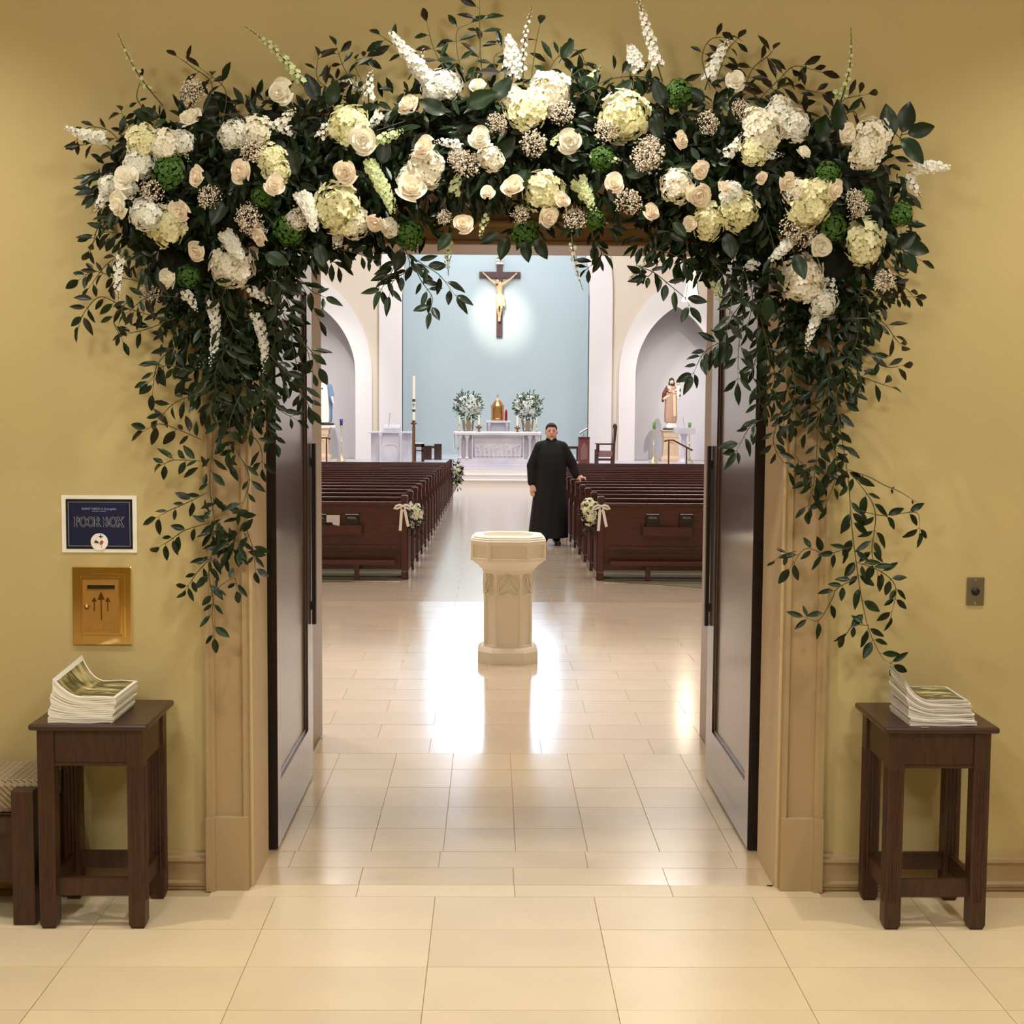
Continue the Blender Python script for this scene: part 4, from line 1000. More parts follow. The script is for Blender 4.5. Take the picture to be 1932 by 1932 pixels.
# standing votive candles
def votive(px, Y, ytop, ybot_glass, gm, col, lab):
    X = PX(px, Y); zz = lambda py: ZZ(py, Y, px)-PZ
    t = thing('votive_stand', (X, Y, PZ), lab, 'candle stand', 'standing votive candles')
    zg = zz(ybot_glass)
    MB().lathe([(.15, 0), (.15, .02), (.12, .06), (.05, .16), (.025, .25), (.022, zg*.52), (.05, zg*.54), (.022, zg*.56), (.022, zg-.06), (.06, zg-.02), (.06, zg)], 14).build('stand', 'brass_sheen', t, smooth=True)
    MB().lathe([(.045, zg), (.055, zz(ytop))], 14).build('glass', gm, t, smooth=True)
votive(644, 46.8, 791, 803, 'cobalt', '', 'tall brass candle stand with a cobalt blue glass, left niche')
votive(1233.5, 46.8, 797, 810, 'green_glass', '', 'tall brass candle stand with a green glass left of the right statue')
votive(1300.5, 47.2, 797, 808, 'green_glass', '', 'brass candle stand with a green glass behind the small marble lectern')
# handrails by the steps
def rail(px0, px1, py0, pyb, drop, lab, posts):
    Y = 41.6; P = [at(a, b, Y) for a, b in drop]
    t = thing('handrail', (P[0].x, Y, -.55), lab, 'handrail', 'handrails at the sanctuary steps')
    L_ = [p-Vector((P[0].x, Y, -.55)) for p in P]
    MB().tube(L_, .024, 8).ball(L_[0], .034, 8).ball(L_[-1], .034, 8).build('rail', 'bronze', t)
    for a, b in posts:
        q = at(a, b, Y)-Vector((P[0].x, Y, -.55)); MB().tube([(q.x, 0, 0), (q.x, 0, q.z)], .022, 8).build('post', 'bronze', t)
rail(0, 0, 0, 0, [(1255, 832), (1260, 830.5), (1270, 830.5), (1305, 849)], 'bronze handrail sloping down to the right before the right niche', [(1262, 831), (1295.5, 845)])
rail(0, 0, 0, 0, [(622, 827.5), (618, 826), (606, 826)], 'bronze handrail end before the left niche', [(616, 827)])

# ---- pedestals and statues
def pedestal(X, Y, ztop, lab):
    t = thing('pedestal', (X, Y, PZ), lab, 'pedestal', 'tan statue pedestals'); h = ztop-PZ
    MB().loft([[(-a, -a, z), (a, -a, z), (a, a, z), (-a, a, z)] for a, z in ((.34, 0), (.34, .10), (.29, .16), (.27, .20), (.24, h-.28), (.26, h-.24), (.27, h-.08), (.32, h-.03), (.32, h))]).build('pedestal_body', 'stone_tan', t, bevel=.01)
    plate('arch_panel', arch(0, .15, .25, h-.55, h-.36)+arch(0, .125, .25, h-.56, h-.40)[::-1], [], -.275, -.24, 'stone_tan', t)
    return t
SY = 48.45
# right: bearded man carrying a child
X = PX(1264.5, SY); zt = ZZ(811, SY, 1264); pedestal(X, SY, zt, 'tan stone pedestal under the statue of the bearded man')
s = (ZZ(714, SY, 1264)-zt)/1.0   # statue height
st = thing('statue', (X, SY, zt), 'painted statue of a bearded man in brown and rose robes holding a child', 'statue'); U = s
k_ = U/97.0   # metres per photo pixel, statue is 97 px tall
def q(px, py, y=0): return ((px-1264.5)*k_, y, (811-py)*k_)
mb = MB().box(-.22, .24, -.16, .16, 0, .06); mb.lathe([(.27, .0), (.25, .05), (.19, .07)], 14, sy=.75); blob('base', mb, 'statue_dark', .02, st)
mb = MB(); capsule(mb, q(1264, 806), q(1264, 795), .17, .12); capsule(mb, q(1272, 806), q(1266, 790), .11, .08); blob('white_hem', mb, 'statue_white', .018, st)
mb = MB()
mb.loft([[(x*math.cos(a)*rx+cx, math.sin(a)*ry*x+0, z) for a, x in ((2*PI*i/48, 1+.075*math.sin(14*PI*i/48)) for i in range(48))] for rx, ry, cx, z in ((.20, .16, .0, q(0, 797)[2]), (.215, .17, 0, q(0, 785)[2]), (.20, .16, .0, q(0, 765)[2]), (.19, .15, 0, q(0, 748)[2]), (.20, .15, 0, q(0, 738)[2]), (.15, .12, 0, q(0, 730)[2]), (.07, .07, 0, q(0, 727)[2]))])
blob('robe', mb, 'statue_rose', .018, st)
mb = MB(); capsule(mb, q(1258, 731, -.02), q(1252, 742, -.04), .075, .08); capsule(mb, q(1252, 742, -.04), q(1249, 757, 0), .08, .045); capsule(mb, q(1262, 729, 0), q(1270, 732, 0), .07, .07); capsule(mb, q(1257, 737, -.1), q(1266, 741, -.12), .05, .04)
blob('mantle', mb, 'statue_brown', .018, st)
mb = MB(); capsule(mb, q(1259, 730, -.07), q(1270, 743, -.105), .055, .065); capsule(mb, q(1270, 743, -.10), q(1271, 784, -.125), .060, .055); capsule(mb, q(1251, 752, -.03), q(1264, 745, -.085), .06, .065); blob('sash', mb, 'statue_cream', .016, st)
mb = MB(); mb.ball(q(1265.5, 721), (.075, .08, .10), 12); capsule(mb, q(1265.5, 728), q(1265.5, 723), .045, .045); mb.ball(q(1265.5, 722.5, -.085), (.014, .02, .02), 6)
capsule(mb, q(1268, 741, -.17), q(1272, 740, -.19), .03, .025); capsule(mb, q(1259, 738, -.16), q(1263, 739, -.18), .028, .022); blob('head_and_hands', mb, 'statue_skin', .014, st)
mb = MB(); mb.ball(q(1265.5, 718, .025), (.09, .085, .095), 12); capsule(mb, q(1265.5, 726.5, -.05), q(1266.5, 731, -.05), .052, .035); capsule(mb, q(1261.5, 722, .03), q(1261, 728, .02), .04, .03); capsule(mb, q(1269.5, 722, .03), q(1270, 728, .02), .04, .03)
blob('hair_and_beard', mb, 'hair_dark', .014, st, disp=lambda c: Vector((c.x, max(c.y, -.058) if c.z > q(0, 725)[2] and abs(c.x-.02) < .05 else c.y, c.z)))
mb = MB(); capsule(mb, q(1278, 731, -.10), q(1277.5, 745, -.08), .07, .075); capsule(mb, q(1277.5, 745, -.08), q(1278, 752, -.09), .06, .05); capsule(mb, q(1277, 733, -.12), q(1271, 737, -.16), .03, .025); blob('child_robe', mb, 'statue_white', .014, st)
mb = MB(); mb.ball(q(1277.5, 724, -.10), (.052, .055, .062), 10); capsule(mb, q(1277.5, 729, -.1), q(1277.5, 726, -.1), .03, .03); blob('child_head', mb, 'statue_skin', .012, st)
mb = MB(); mb.ball(q(1277.5, 722.0, -.085), (.057, .058, .05), 10); blob('child_hair', mb, 'hair_dark', .012, st, disp=lambda c: c)
mb = MB(); mb.ball(q(1280.5, 736, -.13), (.035, .04, .07), 8); mb.ball(q(1280.5, 746, -.12), (.03, .04, .06), 8); blob('child_mantle', mb, 'statue_dark', .014, st)
# left: veiled woman in blue and white
X = PX(606.5, SY); zt = ZZ(804, SY, 606); pedestal(X, SY, ZZ(806, SY, 606), 'tan stone pedestal under the statue of the veiled woman')
U = ZZ(708, SY, 606)-zt; k_ = U/96.0
def q(px, py, y=0): return ((px-606.5)*k_, y, (804-py)*k_)
st = thing('statue', (X, SY, zt), 'painted statue of a veiled woman in white and blue beside the left jamb', 'statue')
MB().box(-.30, .30, -.28, .28, -.035, .03).build('base', 'statue_white', st); mb = MB(); 
for i in range(9): mb.ball((-.20+i*.05, -.02+.03*math.sin(i*2), .07), (.07, .14, .045+.01*(i % 2)), 8)
blob('dark_cloud', mb, 'statue_dark', .02, st)
def robe(rs, nm, mt, fold=.06, fr=9):
    mb = MB(); mb.loft([[((1+fold*math.sin(fr*a))*math.cos(a)*rx+cx, (1+fold*math.sin(fr*a))*math.sin(a)*ry+cy, z) for a in (2*PI*i/28 for i in range(28))] for rx, ry, cx, cy, z in rs]); return blob(nm, mb, mt, .016, st)
robe([(.15, .13, 0, -.05, q(0, 797)[2]), (.15, .13, 0, -.05, q(0, 770)[2]), (.13, .11, 0, -.05, q(0, 742)[2]), (.11, .10, 0, -.04, q(0, 728)[2]), (.05, .05, 0, -.02, q(0, 722)[2])], 'gown', 'statue_white')
robe([(.20, .10, 0, .06, q(0, 796)[2]), (.21, .11, 0, .05, q(0, 775)[2]), (.22, .12, 0, .05, q(0, 755)[2]), (.20, .12, 0, .04, q(0, 738)[2]), (.15, .10, 0, .03, q(0, 728)[2]), (.08, .08, 0, .03, q(0, 722)[2])], 'mantle', 'statue_blue')
for sg in (-1, 1):
    mb = MB(); capsule(mb, (sg*.14, 0, q(0, 728)[2]), (sg*.19, -.04, q(0, 745)[2]), .07, .07); capsule(mb, (sg*.19, -.04, q(0, 745)[2]), (sg*.22, -.10, q(0, 756)[2]), .07, .05); blob('sleeve', mb, 'statue_blue', .016, st)
    mb = MB(); capsule(mb, (sg*.225, -.14, q(0, 749)[2]), (sg*.24, -.17, q(0, 757)[2]), .03, .02)
    for f in range(4): capsule(mb, (sg*(.225+f*.008), -.17+f*.012, q(0, 756)[2]), (sg*(.235+f*.010), -.175+f*.012, q(0, 760)[2]), .010, .008, 6)
    blob('hand', mb, 'statue_white', .007, st)
mb = MB(); mb.ball(q(606.5, 716, -.03), (.062, .07, .085), 12); capsule(mb, q(606.5, 724, 0), q(606.5, 719, -.01), .035, .035); mb.ball(q(606.5, 716.5, -.10), (.010, .014, .018), 6); blob('head', mb, 'statue_skin', .012, st)
mb = MB(); mb.ball(q(606.5, 714, .03), (.10, .085, .105), 12); capsule(mb, (-.06, .03, q(0, 717)[2]), (-.09, .03, q(0, 727)[2]), .05, .05); capsule(mb, (.06, .03, q(0, 717)[2]), (.09, .03, q(0, 727)[2]), .05, .05); blob('veil', mb, 'statue_blue', .014, st)
MB().ball((0, -.145, q(0, 733)[2]), (.022, .012, .030), 10).build('heart', 'statue_brown', st, smooth=True)
st.scale = (1.5, 1.1, 1); st.location.x += .05

# ---- crucifix on the apse wall
Y = AY-.062; zc = ZZ(636, Y, 942); xc = at(942.5, 560, Y).x; k_ = Y/2691
cf = thing('crucifix', (xc, Y, zc), 'large dark wooden crucifix with a painted figure on the apse wall', 'crucifix')
def q(px, py, y=0): return ((px-942.5)*k_, y, (636-py)*k_)
MB().box(-5.6*k_, 5.6*k_, -.06, .06, 0, q(0, 489)[2]).build('upright', 'cross_wood', cf, bevel=.01)
MB().box(q(904.5, 0)[0], q(981.5, 0)[0], -.066, .055, q(0, 526.5)[2], q(0, 515)[2]).build('crossbeam', 'cross_wood', cf, bevel=.01)
mb = MB().box(q(935, 0)[0], q(950, 0)[0], -.10, -.06, q(0, 501.5)[2], q(0, 491)[2]); tt = mb.build('title_board', 'stone_tan', cf)
MB().box(q(936.2, 0)[0], q(948.8, 0)[0], -.105, -.10, q(0, 500)[2], q(0, 492.5)[2]).build('board_face', 'statue_white', tt)
text('lettering', 'INRI', .14, 'black', cf, (0, -.108, q(0, 496.2)[2]), ext=.003)
mb = MB()
D = -.16
capsule(mb, q(942.5, 552, D), q(942, 540, D), .115, .135); capsule(mb, q(943, 561, D), q(942.5, 552, D), .12, .11)   # torso
capsule(mb, q(937, 538.5, D), q(948.5, 538.5, D), .07, .07)                                                      # shoulders
capsule(mb, q(936, 538, D), q(924, 529.5, D+.02), .055, .045); capsule(mb, q(924, 529.5, D+.02), q(914, 519.5, D+.04), .042, .028)
capsule(mb, q(949.5, 538, D), q(962, 529.5, D+.02), .055, .045); capsule(mb, q(962, 529.5, D+.02), q(972, 520, D+.04), .042, .028)
for sg, hx, hy in ((-1, 912.5, 518), (1, 973.2, 518.6)):
    capsule(mb, q(hx, hy+.6, D+.05), q(hx+sg*.6, hy-.8, D+.05), .028, .026)
    for f in range(4): capsule(mb, q(hx+sg*.2, hy-.6+f*.5, D+.04), q(hx+sg*1.9, hy-1.8+f*.9, D+.02), .0105, .009, 6)
    capsule(mb, q(hx, hy, D+.04), q(hx-sg*.6, hy-1.7, D+.02), .011, .009, 6)
capsule(mb, q(942, 533.5, D-.02), q(942, 539, D), .045, .055); mb.ball(q(938.8, 534.5, D-.08), (.068, .075, .10), 12)
for hx, kx, fx in ((939.3, 938.9, 941.2), (945.7, 946.1, 943.3)):
    capsule(mb, q(hx, 562, D), q(kx, 583, D-.10), .085, .052); capsule(mb, q(kx, 583, D-.10), q(fx, 600, D+.02), .048, .030); capsule(mb, q(fx, 600, D+.02), q(fx-.2, 606.5, D-.06), .034, .026)
blob('corpus', mb, 'corpus_skin', .012, cf, 2)
mb = MB(); mb.loft([[((1+.06*math.sin(7*a+z*5))*math.cos(a)*rx+cx, (1+.06*math.sin(7*a))*math.sin(a)*ry+D, z) for a in (2*PI*i/24 for i in range(24))] for rx, ry, cx, z in ((.14, .14, .03, q(0, 579)[2]), (.155, .15, .02, q(0, 570)[2]), (.15, .145, .0, q(0, 563)[2]), (.125, .13, 0, q(0, 557)[2]))])
capsule(mb, q(950, 561, D), q(951, 578, D), .03, .05); blob('loincloth', mb, 'loincloth', .016, cf)
mb = MB(); mb.ball(q(939.2, 533.2, D-.05), (.08, .08, .09), 12); capsule(mb, q(936.5, 537, D-.05), q(936.5, 541.5, D-.09), .035, .02); capsule(mb, q(939, 539, D-.13), q(939, 541.5, D-.14), .03, .015); blob('hair_and_beard', mb, 'hair_dark', .014, cf, 2)
MB().tube([q(938.8+1.9*math.cos(a), 531.6+.8*math.sin(a), D-.05-.07*math.sin(a*1.0)) for a in (2*PI*i/12 for i in range(13))], .012, 6).build('crown_of_thorns', 'statue_dark', cf)

# ---- hanging lantern
Y = 24.0; c = at(1305, 536, Y); k_ = Y/2691
ln = thing('lantern', (c.x, Y, c.z), 'glowing white flared glass pendant lantern at upper right of the doorway', 'lamp')
MB().lathe([(.07, 30*k_), (.075, 24*k_), (.085, 10*k_), (.10, -8*k_), (.135, -24*k_), (.165, -31*k_), (.15, -32*k_)], 20).build('lamp_shade', 'lantern_glow', ln, smooth=True)
for i in range(4): a = PI/4+i*PI/2; MB().tube([(.09*math.cos(a), .09*math.sin(a), 30*k_), (.12*math.cos(a), .12*math.sin(a), -8*k_), (.172*math.cos(a), .172*math.sin(a), -31*k_)], .007, 6).build('rib', 'bronze', ln)
MB().lathe([(.02, 30*k_), (.09, 30*k_), (.09, 33*k_), (.02, 38*k_)], 16).tube([(0, 0, 36*k_), (0, 0, 10.4)], .008, 6).build('cap_and_rod', 'bronze', ln)
lamp('POINT', 'lantern_bulb', (c.x, Y-.05, c.z-.45), 12, (1, .85, .62), .12)

# ================================================================ PRIEST
PYY = 19.75; PXX = .835; PZ0 = zf(PYY)
pr = thing('person', (PXX, PYY, PZ0), 'man in a long black cassock with white collar standing by the right pews', 'person')
# frame: x = photo right, -y = towards the viewer. height 1.70
def V(x, y, z): return (x, y, z)
mb = MB()   # body: head, neck, torso, arms, hands, legs as one surface
hx, hz = .0, 1.575
mb.ball((hx, 0, hz), (.077, .094, .112), 16); mb.ball((hx, -.014, hz-.052), (.073, .078, .070), 14)     # skull, jaw
mb.ball((hx, -.074, hz-.096), (.026, .018, .016), 8)                                                     # chin
for s in (-1, 1):
    mb.ball((hx+s*.034, -.056, hz-.030), (.028, .026, .024), 8)   # cheeks
    mb.ball((hx+s*.078, .010, hz-.006), (.012, .018, .030), 8)    # ears
    mb.ball((hx+s*.030, -.078, hz+.022), (.024, .014, .009), 8)   # brow ridge
mb.add([(hx-.011, -.085, hz+.012), (hx+.011, -.085, hz+.012), (hx+.017, -.088, hz-.034), (hx-.017, -.088, hz-.034), (hx, -.118, hz-.028), (hx, -.100, hz+.010)], [(0, 1, 5), (3, 4, 2), (0, 5, 4, 3), (1, 2, 4, 5), (0, 3, 2, 1)])
capsule(mb, (0, .012, 1.40), (hx, .005, 1.52), .068, .068)
capsule(mb, (-.13, .015, 1.345), (.13, .015, 1.345), .062, .062); capsule(mb, (0, .02, 1.26), (0, .01, 1.0), .115, .125)
capsule(mb, (-.17, .01, 1.37), (-.255, .02, 1.10), .062, .050); capsule(mb, (-.255, .02, 1.10), (-.262, -.04, .855), .046, .030)     # his right arm (photo left)
capsule(mb, (.17, .01, 1.37), (.285, .03, 1.13), .062, .050); capsule(mb, (.285, .03, 1.13), (.365, -.01, .945), .046, .030)        # his left arm on the pew
for s in (-1, 1): capsule(mb, (s*.09, 0, .92), (s*.085, .01, .50), .088, .060); capsule(mb, (s*.085, .01, .50), (s*.08, .03, .09), .058, .040)
# hanging hand: palm and curled fingers
hb = Vector((-.262, -.045, .84)); capsule(mb, hb, hb+Vector((.004, -.012, -.075)), .032, .036)
for f in range(4):
    o_ = hb+Vector((-.024+.017*f, -.018, -.085)); L = (.070, .080, .076, .062)[3-f]
    a = o_; b_ = a+Vector((.004, -.006, -L*.5)); c_ = b_+Vector((.008, .010, -L*.45)); capsule(mb, a, b_, .0100, .0094, 8); capsule(mb, b_, c_, .0094, .0080, 8)
a = hb+Vector((.028, -.020, -.02)); b_ = a+Vector((.018, -.014, -.035)); c_ = b_+Vector((.002, -.006, -.03)); capsule(mb, a, b_, .012, .0105, 8); capsule(mb, b_, c_, .0105, .009, 8)
# hand resting over the pew end
hb = Vector((.368, -.012, .935)); capsule(mb, hb, hb+Vector((.045, -.035, .010)), .030, .034)
for f in range(4):
    o_ = hb+Vector((.055+.004*f, -.060+.021*f, .008)); L = (.066, .078, .080, .066)[f]
    a = o_; b_ = a+Vector((.036, -.012, .004)); c_ = b_+Vector((.012, -.006, -L*.45)); capsule(mb, a, b_, .0102, .0096, 8); capsule(mb, b_, c_, .0096, .0082, 8)
a = hb+Vector((.012, -.045, 0)); b_ = a+Vector((.012, -.028, -.016)); c_ = b_+Vector((.016, -.012, -.024)); capsule(mb, a, b_, .012, .011, 8); capsule(mb, b_, c_, .011, .009, 8)
body = blob('body', mb, 'skin', .0065, pr, 2)
for s in (-1, 1):
    e = MB().ball((hx+s*.030, -.078, hz+.004), (.012, .009, .0050), 10).build('eye', 'stone_tan', pr, smooth=True)
    MB().ball((hx+s*.030, -.086, hz+.004), (.0065, .003, .005), 8).build('iris', 'hair_dark', e, smooth=True)
    MB().tube([(hx+s*.012, -.094, hz+.022), (hx+s*.030, -.093, hz+.030), (hx+s*.050, -.080, hz+.024)], [.0028, .0036, .0022], 6).build('eyebrow', 'hair_dark', pr)
MB().tube([(hx-.024, -.086, hz-.060), (hx-.010, -.096, hz-.057), (hx, -.097, hz-.059), (hx+.010, -.096, hz-.057), (hx+.024, -.086, hz-.060)], [.003, .0055, .006, .0055, .003], 8).build('mouth', 'lip', pr, smooth=True)
mb = MB(); mb.ball((hx, .014, hz+.042), (.082, .092, .082), 16); mb.ball((hx, .035, hz-.0), (.081, .075, .085), 14); mb.ball((hx-.0, -.060, hz+.085), (.055, .030, .024), 10)
hair = blob('hair', mb, 'hair_dark', .006, pr, 2, disp=lambda c: Vector((c.x, max(c.y, -.052 if c.z < hz+.072 else -.2), c.z)) if abs(c.x-hx) < .070 else Vector((c.x, max(c.y, -.035), c.z)))
# cassock
mb = MB()
def ring(rx, ry, cx, cy, z, fold=0, n=40): return [((1+fold*math.sin(11*a+.7)+fold*.6*math.sin(5*a))*rx*math.cos(a)+cx, (1+fold*math.sin(11*a+.7)+fold*.6*math.sin(5*a))*ry*math.sin(a)+cy, z) for a in (2*PI*i/n for i in range(n))]
mb.loft([ring(.275, .20, -.03, .0, .105, .035), ring(.262, .195, -.025, 0, .30, .03), ring(.24, .18, -.015, 0, .60, .018), ring(.222, .172, -.006, 0, .85, .008), ring(.210, .168, 0, 0, 1.02), ring(.205, .162, 0, 0, 1.15), ring(.205, .145, 0, .005, 1.28), ring(.19, .12, 0, .01, 1.36), ring(.14, .095, 0, .01, 1.415), ring(.095, .084, 0, .01, 1.438), ring(.074, .076, 0, .005, 1.462), ring(.072, .074, 0, .005, 1.470)])
for s in (-1, 1): capsule(mb, (s*.03, .02, 1.415), (s*.155, .02, 1.375), .060, .070)
capsule(mb, (-.155, .01, 1.365), (-.262, .02, 1.10), .080, .080); capsule(mb, (-.262, .02, 1.10), (-.268, -.035, .875), .076, .058)
capsule(mb, (.155, .01, 1.365), (.290, .03, 1.13), .080, .076); capsule(mb, (.290, .03, 1.13), (.352, -.005, .972), .072, .056)
cas = blob('cassock', mb, 'cassock', .011, pr, 3)
bt = MB()
for i in range(22): bt.ball((0, -.150-.012*math.sin(i/21*PI) if i < 12 else -.172, 1.38-i*.045), .0045, 6)
cb = MB().lathe([(.0765, 1.455), (.0748, 1.482), (.0715, 1.485)], 24, sx=1, sy=1.03, cy=.004); cb.build('collar', 'cassock', pr, smooth=True)
MB().box(-.017, .017, -.0815, -.0725, 1.460, 1.486).build('white_collar_tab', 'white', pr, bevel=.002)
for s in (-1, 1):
    mb = MB(); x = s*.085; capsule(mb, (x, .05, .042), (x+s*.02, -.15, .036), .042, .040); capsule(mb, (x, .04, .10), (x, .03, .05), .045, .045); mb.box(x-.03, x+s*.02+.03, -.17, .08, 0, .03)
    blob('shoe', mb, 'shoe', .009, pr, 2, disp=lambda c: Vector((c.x, c.y, max(c.z, .0))))
    MB().tube([(s*.085, .02, .07), (s*.088, .0, .22)], [.056, .062], 12).build('trouser_leg', 'cassock', pr)
# ================================================================ FLOWER GARLAND AROUND THE DOORWAY
gr = thing('flower_garland', (CX, WY-.06, 2.45), 'huge garland of white roses, hydrangeas and trailing greenery framing the doorway', 'flower garland')
GO = Vector(gr.location)
rg = random.Random(11)
PXM = 5.08/F_PX    # metres per photo pixel at the garland
def gp(px, py, Y): return at(px, py, Y)-GO

# ---- flower meshes
def rose_mesh(seed, matn, openness=1.0):
    r = random.Random(seed); mb = MB(); n = 16
    for i in range(n):
        f = i/(n-1); a0 = i*2.399+r.uniform(-.2, .2); R = (.10+.90*f**.85); hw = 1.25-.38*f
        top = .55-.50*f**1.15+r.uniform(-.04, .04); curl = openness*(.10+.36*f*f); U, Vn = 6, 5; vs = []
        for v in range(Vn+1):
            t = v/Vn
            for u in range(U+1):
                s = -1+2*u/U; ang = a0+s*hw*(.35+.65*min(1, t*1.6)); edge = 1-.42*max(0, t-.45)*1.8*abs(s)**1.8
                rad = (.18+(R*.82-.18)*min(1, t*1.25)**.8)*(.97+.05*math.sin(s*3+i)) + curl*max(0, t-.6)**1.6*1.9
                z = -.45+(top+.45)*t*edge - curl*.6*max(0, t-.72)**1.2*(1+.6*abs(s))
                vs.append((rad*math.cos(ang), rad*math.sin(ang), z))
        mb.add(vs, [(v*(U+1)+u, v*(U+1)+u+1, (v+1)*(U+1)+u+1, (v+1)*(U+1)+u) for v in range(Vn) for u in range(U)])
    mb.lathe([(.05, -.5), (.30, -.42), (.52, -.18), (.40, .05)], 12)
    me = mb.mesh('rose', matn, True); return me
def floret(mb, c, nrm, r, npet, mi, cup=.25, tw=0, centre=None):
    nrm = nrm.normalized(); a = nrm.orthogonal().normalized(); b = nrm.cross(a)
    for i in range(npet):
        q = 2*PI*i/npet+tw; d = a*math.cos(q)+b*math.sin(q); s = nrm.cross(d)
        p0 = c; p1 = c+d*r*.48-s*r*.43+nrm*r*cup*.55; p2 = c+d*r*.48+s*r*.43+nrm*r*cup*.55; p3 = c+d*r*1.02+nrm*r*cup*.3; pm = c+d*r*.55+nrm*r*cup*.2; p4 = c+d*r*.88-s*r*.30+nrm*r*cup*.55; p5 = c+d*r*.88+s*r*.30+nrm*r*cup*.55
        mb.add([p0, p1, pm, p2, p3, p4, p5], [(0, 2, 1), (0, 3, 2), (1, 2, 4, 5), (2, 3, 6, 4)], mi)
    if centre is not None: mb.add([c+nrm*r*.22, c+a*r*.13+nrm*.08*r, c-a*r*.07+b*r*.12+nrm*.08*r, c-a*r*.07-b*r*.12+nrm*.08*r], [(0, 1, 2), (0, 2, 3), (0, 3, 1)], centre)
def ball_flower(name, seed, n, fr, npet, mats, cup=.25, lump=.12, core=.80, zlo=-.45):
    r = random.Random(seed); mb = MB()
    for i in range(n):
        z = 1-(1-zlo)*(i+.5)/n; a = i*2.39996; q = math.sqrt(max(0, 1-z*z)); d = Vector((q*math.cos(a), q*math.sin(a), z))
        d = (d+rv(r)*.10).normalized(); k = 1+lump*noise.noise(d*2.2+Vector((seed, 0, 0)))*1.6+r.uniform(-.06, .05)
        floret(mb, d*k*.86, (d+rv(r)*.35), fr*r.uniform(.85, 1.15), npet, 0, cup, r.uniform(0, 2), 1 if len(mats) > 1 else None)
    mb.lathe([(core*math.sin(PI*i/8)*.9, -core*math.cos(PI*i/8)*.9) for i in range(9)], 12, len(mats)-1 if len(mats) > 2 else 0)
    return mb.mesh(name, mats)
def wax_mesh(seed):
    r = random.Random(seed); mb = MB()
    for i in range(330):
        d = rv(r)
        if d.z < -.25: d.z = -d.z
        k = r.uniform(.62, 1.0)*(1+.35*noise.noise(d*3+Vector((seed*3, 0, 0)))); c = d*k; s = r.uniform(.038, .085)
        mi = 0 if r.random() < .72 else 1
        mb.add([c+Vector((s, 0, 0)), c-Vector((s, 0, 0)), c+Vector((0, s, 0)), c-Vector((0, s, 0)), c+Vector((0, 0, s)), c-Vector((0, 0, s))],
               [(0, 2, 4), (2, 1, 4), (1, 3, 4), (3, 0, 4), (2, 0, 5), (1, 2, 5), (3, 1, 5), (0, 3, 5)], mi)
        if i % 5 == 0: mb.tube([(0, 0, -.7), tuple(c)], .018, 4, 2)
    return mb.mesh('filler_flower', ['wax', 'wax_dark', 'stem'])
ROSE = [rose_mesh(1, 'petal_cream', .9), rose_mesh(2, 'petal_cream', 1.2), rose_mesh(3, 'petal_blush', 1.0), rose_mesh(4, 'petal_blush', .7), rose_mesh(5, 'petal_cream', .5)]
HYD = [ball_flower('hydrangea', s, 110, .262, 4, [m_, 'hydrangea_core', 'hydrangea_core'], .32, .32) for s, m_ in ((1, 'petal_yellow'), (2, 'petal_cream'), (3, 'petal_white'), (4, 'petal_yellow'), (5, 'petal_cream'))]
VIB = [ball_flower('viburnum_ball', s, 210, .125, 5, ['viburnum', 'viburnum', 'gap_dark'], .3, .14, .84) for s in (1, 2)]
WAX = [wax_mesh(s) for s in (1, 2, 3)]

def put(me, px, py, r, Y, lab=None, tilt=.45, name=None, sq=1.0, flat=.8):
    o = link(name or me.name.split('.')[0], me, gr); o.location = gp(px, py, Y); R = r*Y/F_PX
    # blooms look outwards and forwards, a little up above the arch and to the sides on the flanks
    d = Vector((((px-940)/900)*.7, -1, (330-py)/500)) + rv(rg)*tilt
    o.rotation_mode = 'QUATERNION'; o.rotation_quaternion = d.to_track_quat('Z', 'Y') @ Matrix.Rotation(rg.uniform(0, 6.28), 3, 'Z').to_quaternion()
    o.scale = (R*sq, R/sq, R*flat)
    if lab: o['label'] = lab
    return o
def depth(px, py):
    """front surface of the garland: fullest along the middle of the band"""
    t = min(abs(py-300)/190, 1) if 280 < px < 1660 else min(abs(px-(300 if px < 900 else 1600))/200, 1)
    return 4.93+.20*t*t
roses = [(356,221,24),(529,174,24),(370,332,21),(453,324,26),(651,325,24),(234,334,26),(684,264,26),(339,398,22),(370,474,21),(315,528,24),(488,447,19),(221,385,27),(519,349,20),
 (769,196,23),(901,160,19),(906,259,22),(1075,266,23),(800,276,23),(777,351,30),(968,349,24),(920,363,15),(1061,377,17),(1036,410,21),(875,421,21),(1159,345,20),(707,421,19),
 (1388,151,19),(1286,264,18),(1321,321,18),(1319,368,26),(1368,353,15),(1437,336,13),(1486,343,19),(1577,358,22),(1518,286,17),(1600,251,21),(1550,466,22),(1230,399,18),(1301,422,15)]
for i, (x, y, r) in enumerate(roses):
    me = ROSE[i % 5 if y < 300 or x < 450 or x > 1480 else (2 + i % 2)]
    put(me, x, y, r*1.08, depth(x, y)-.03, None, .5, flat=1.0)
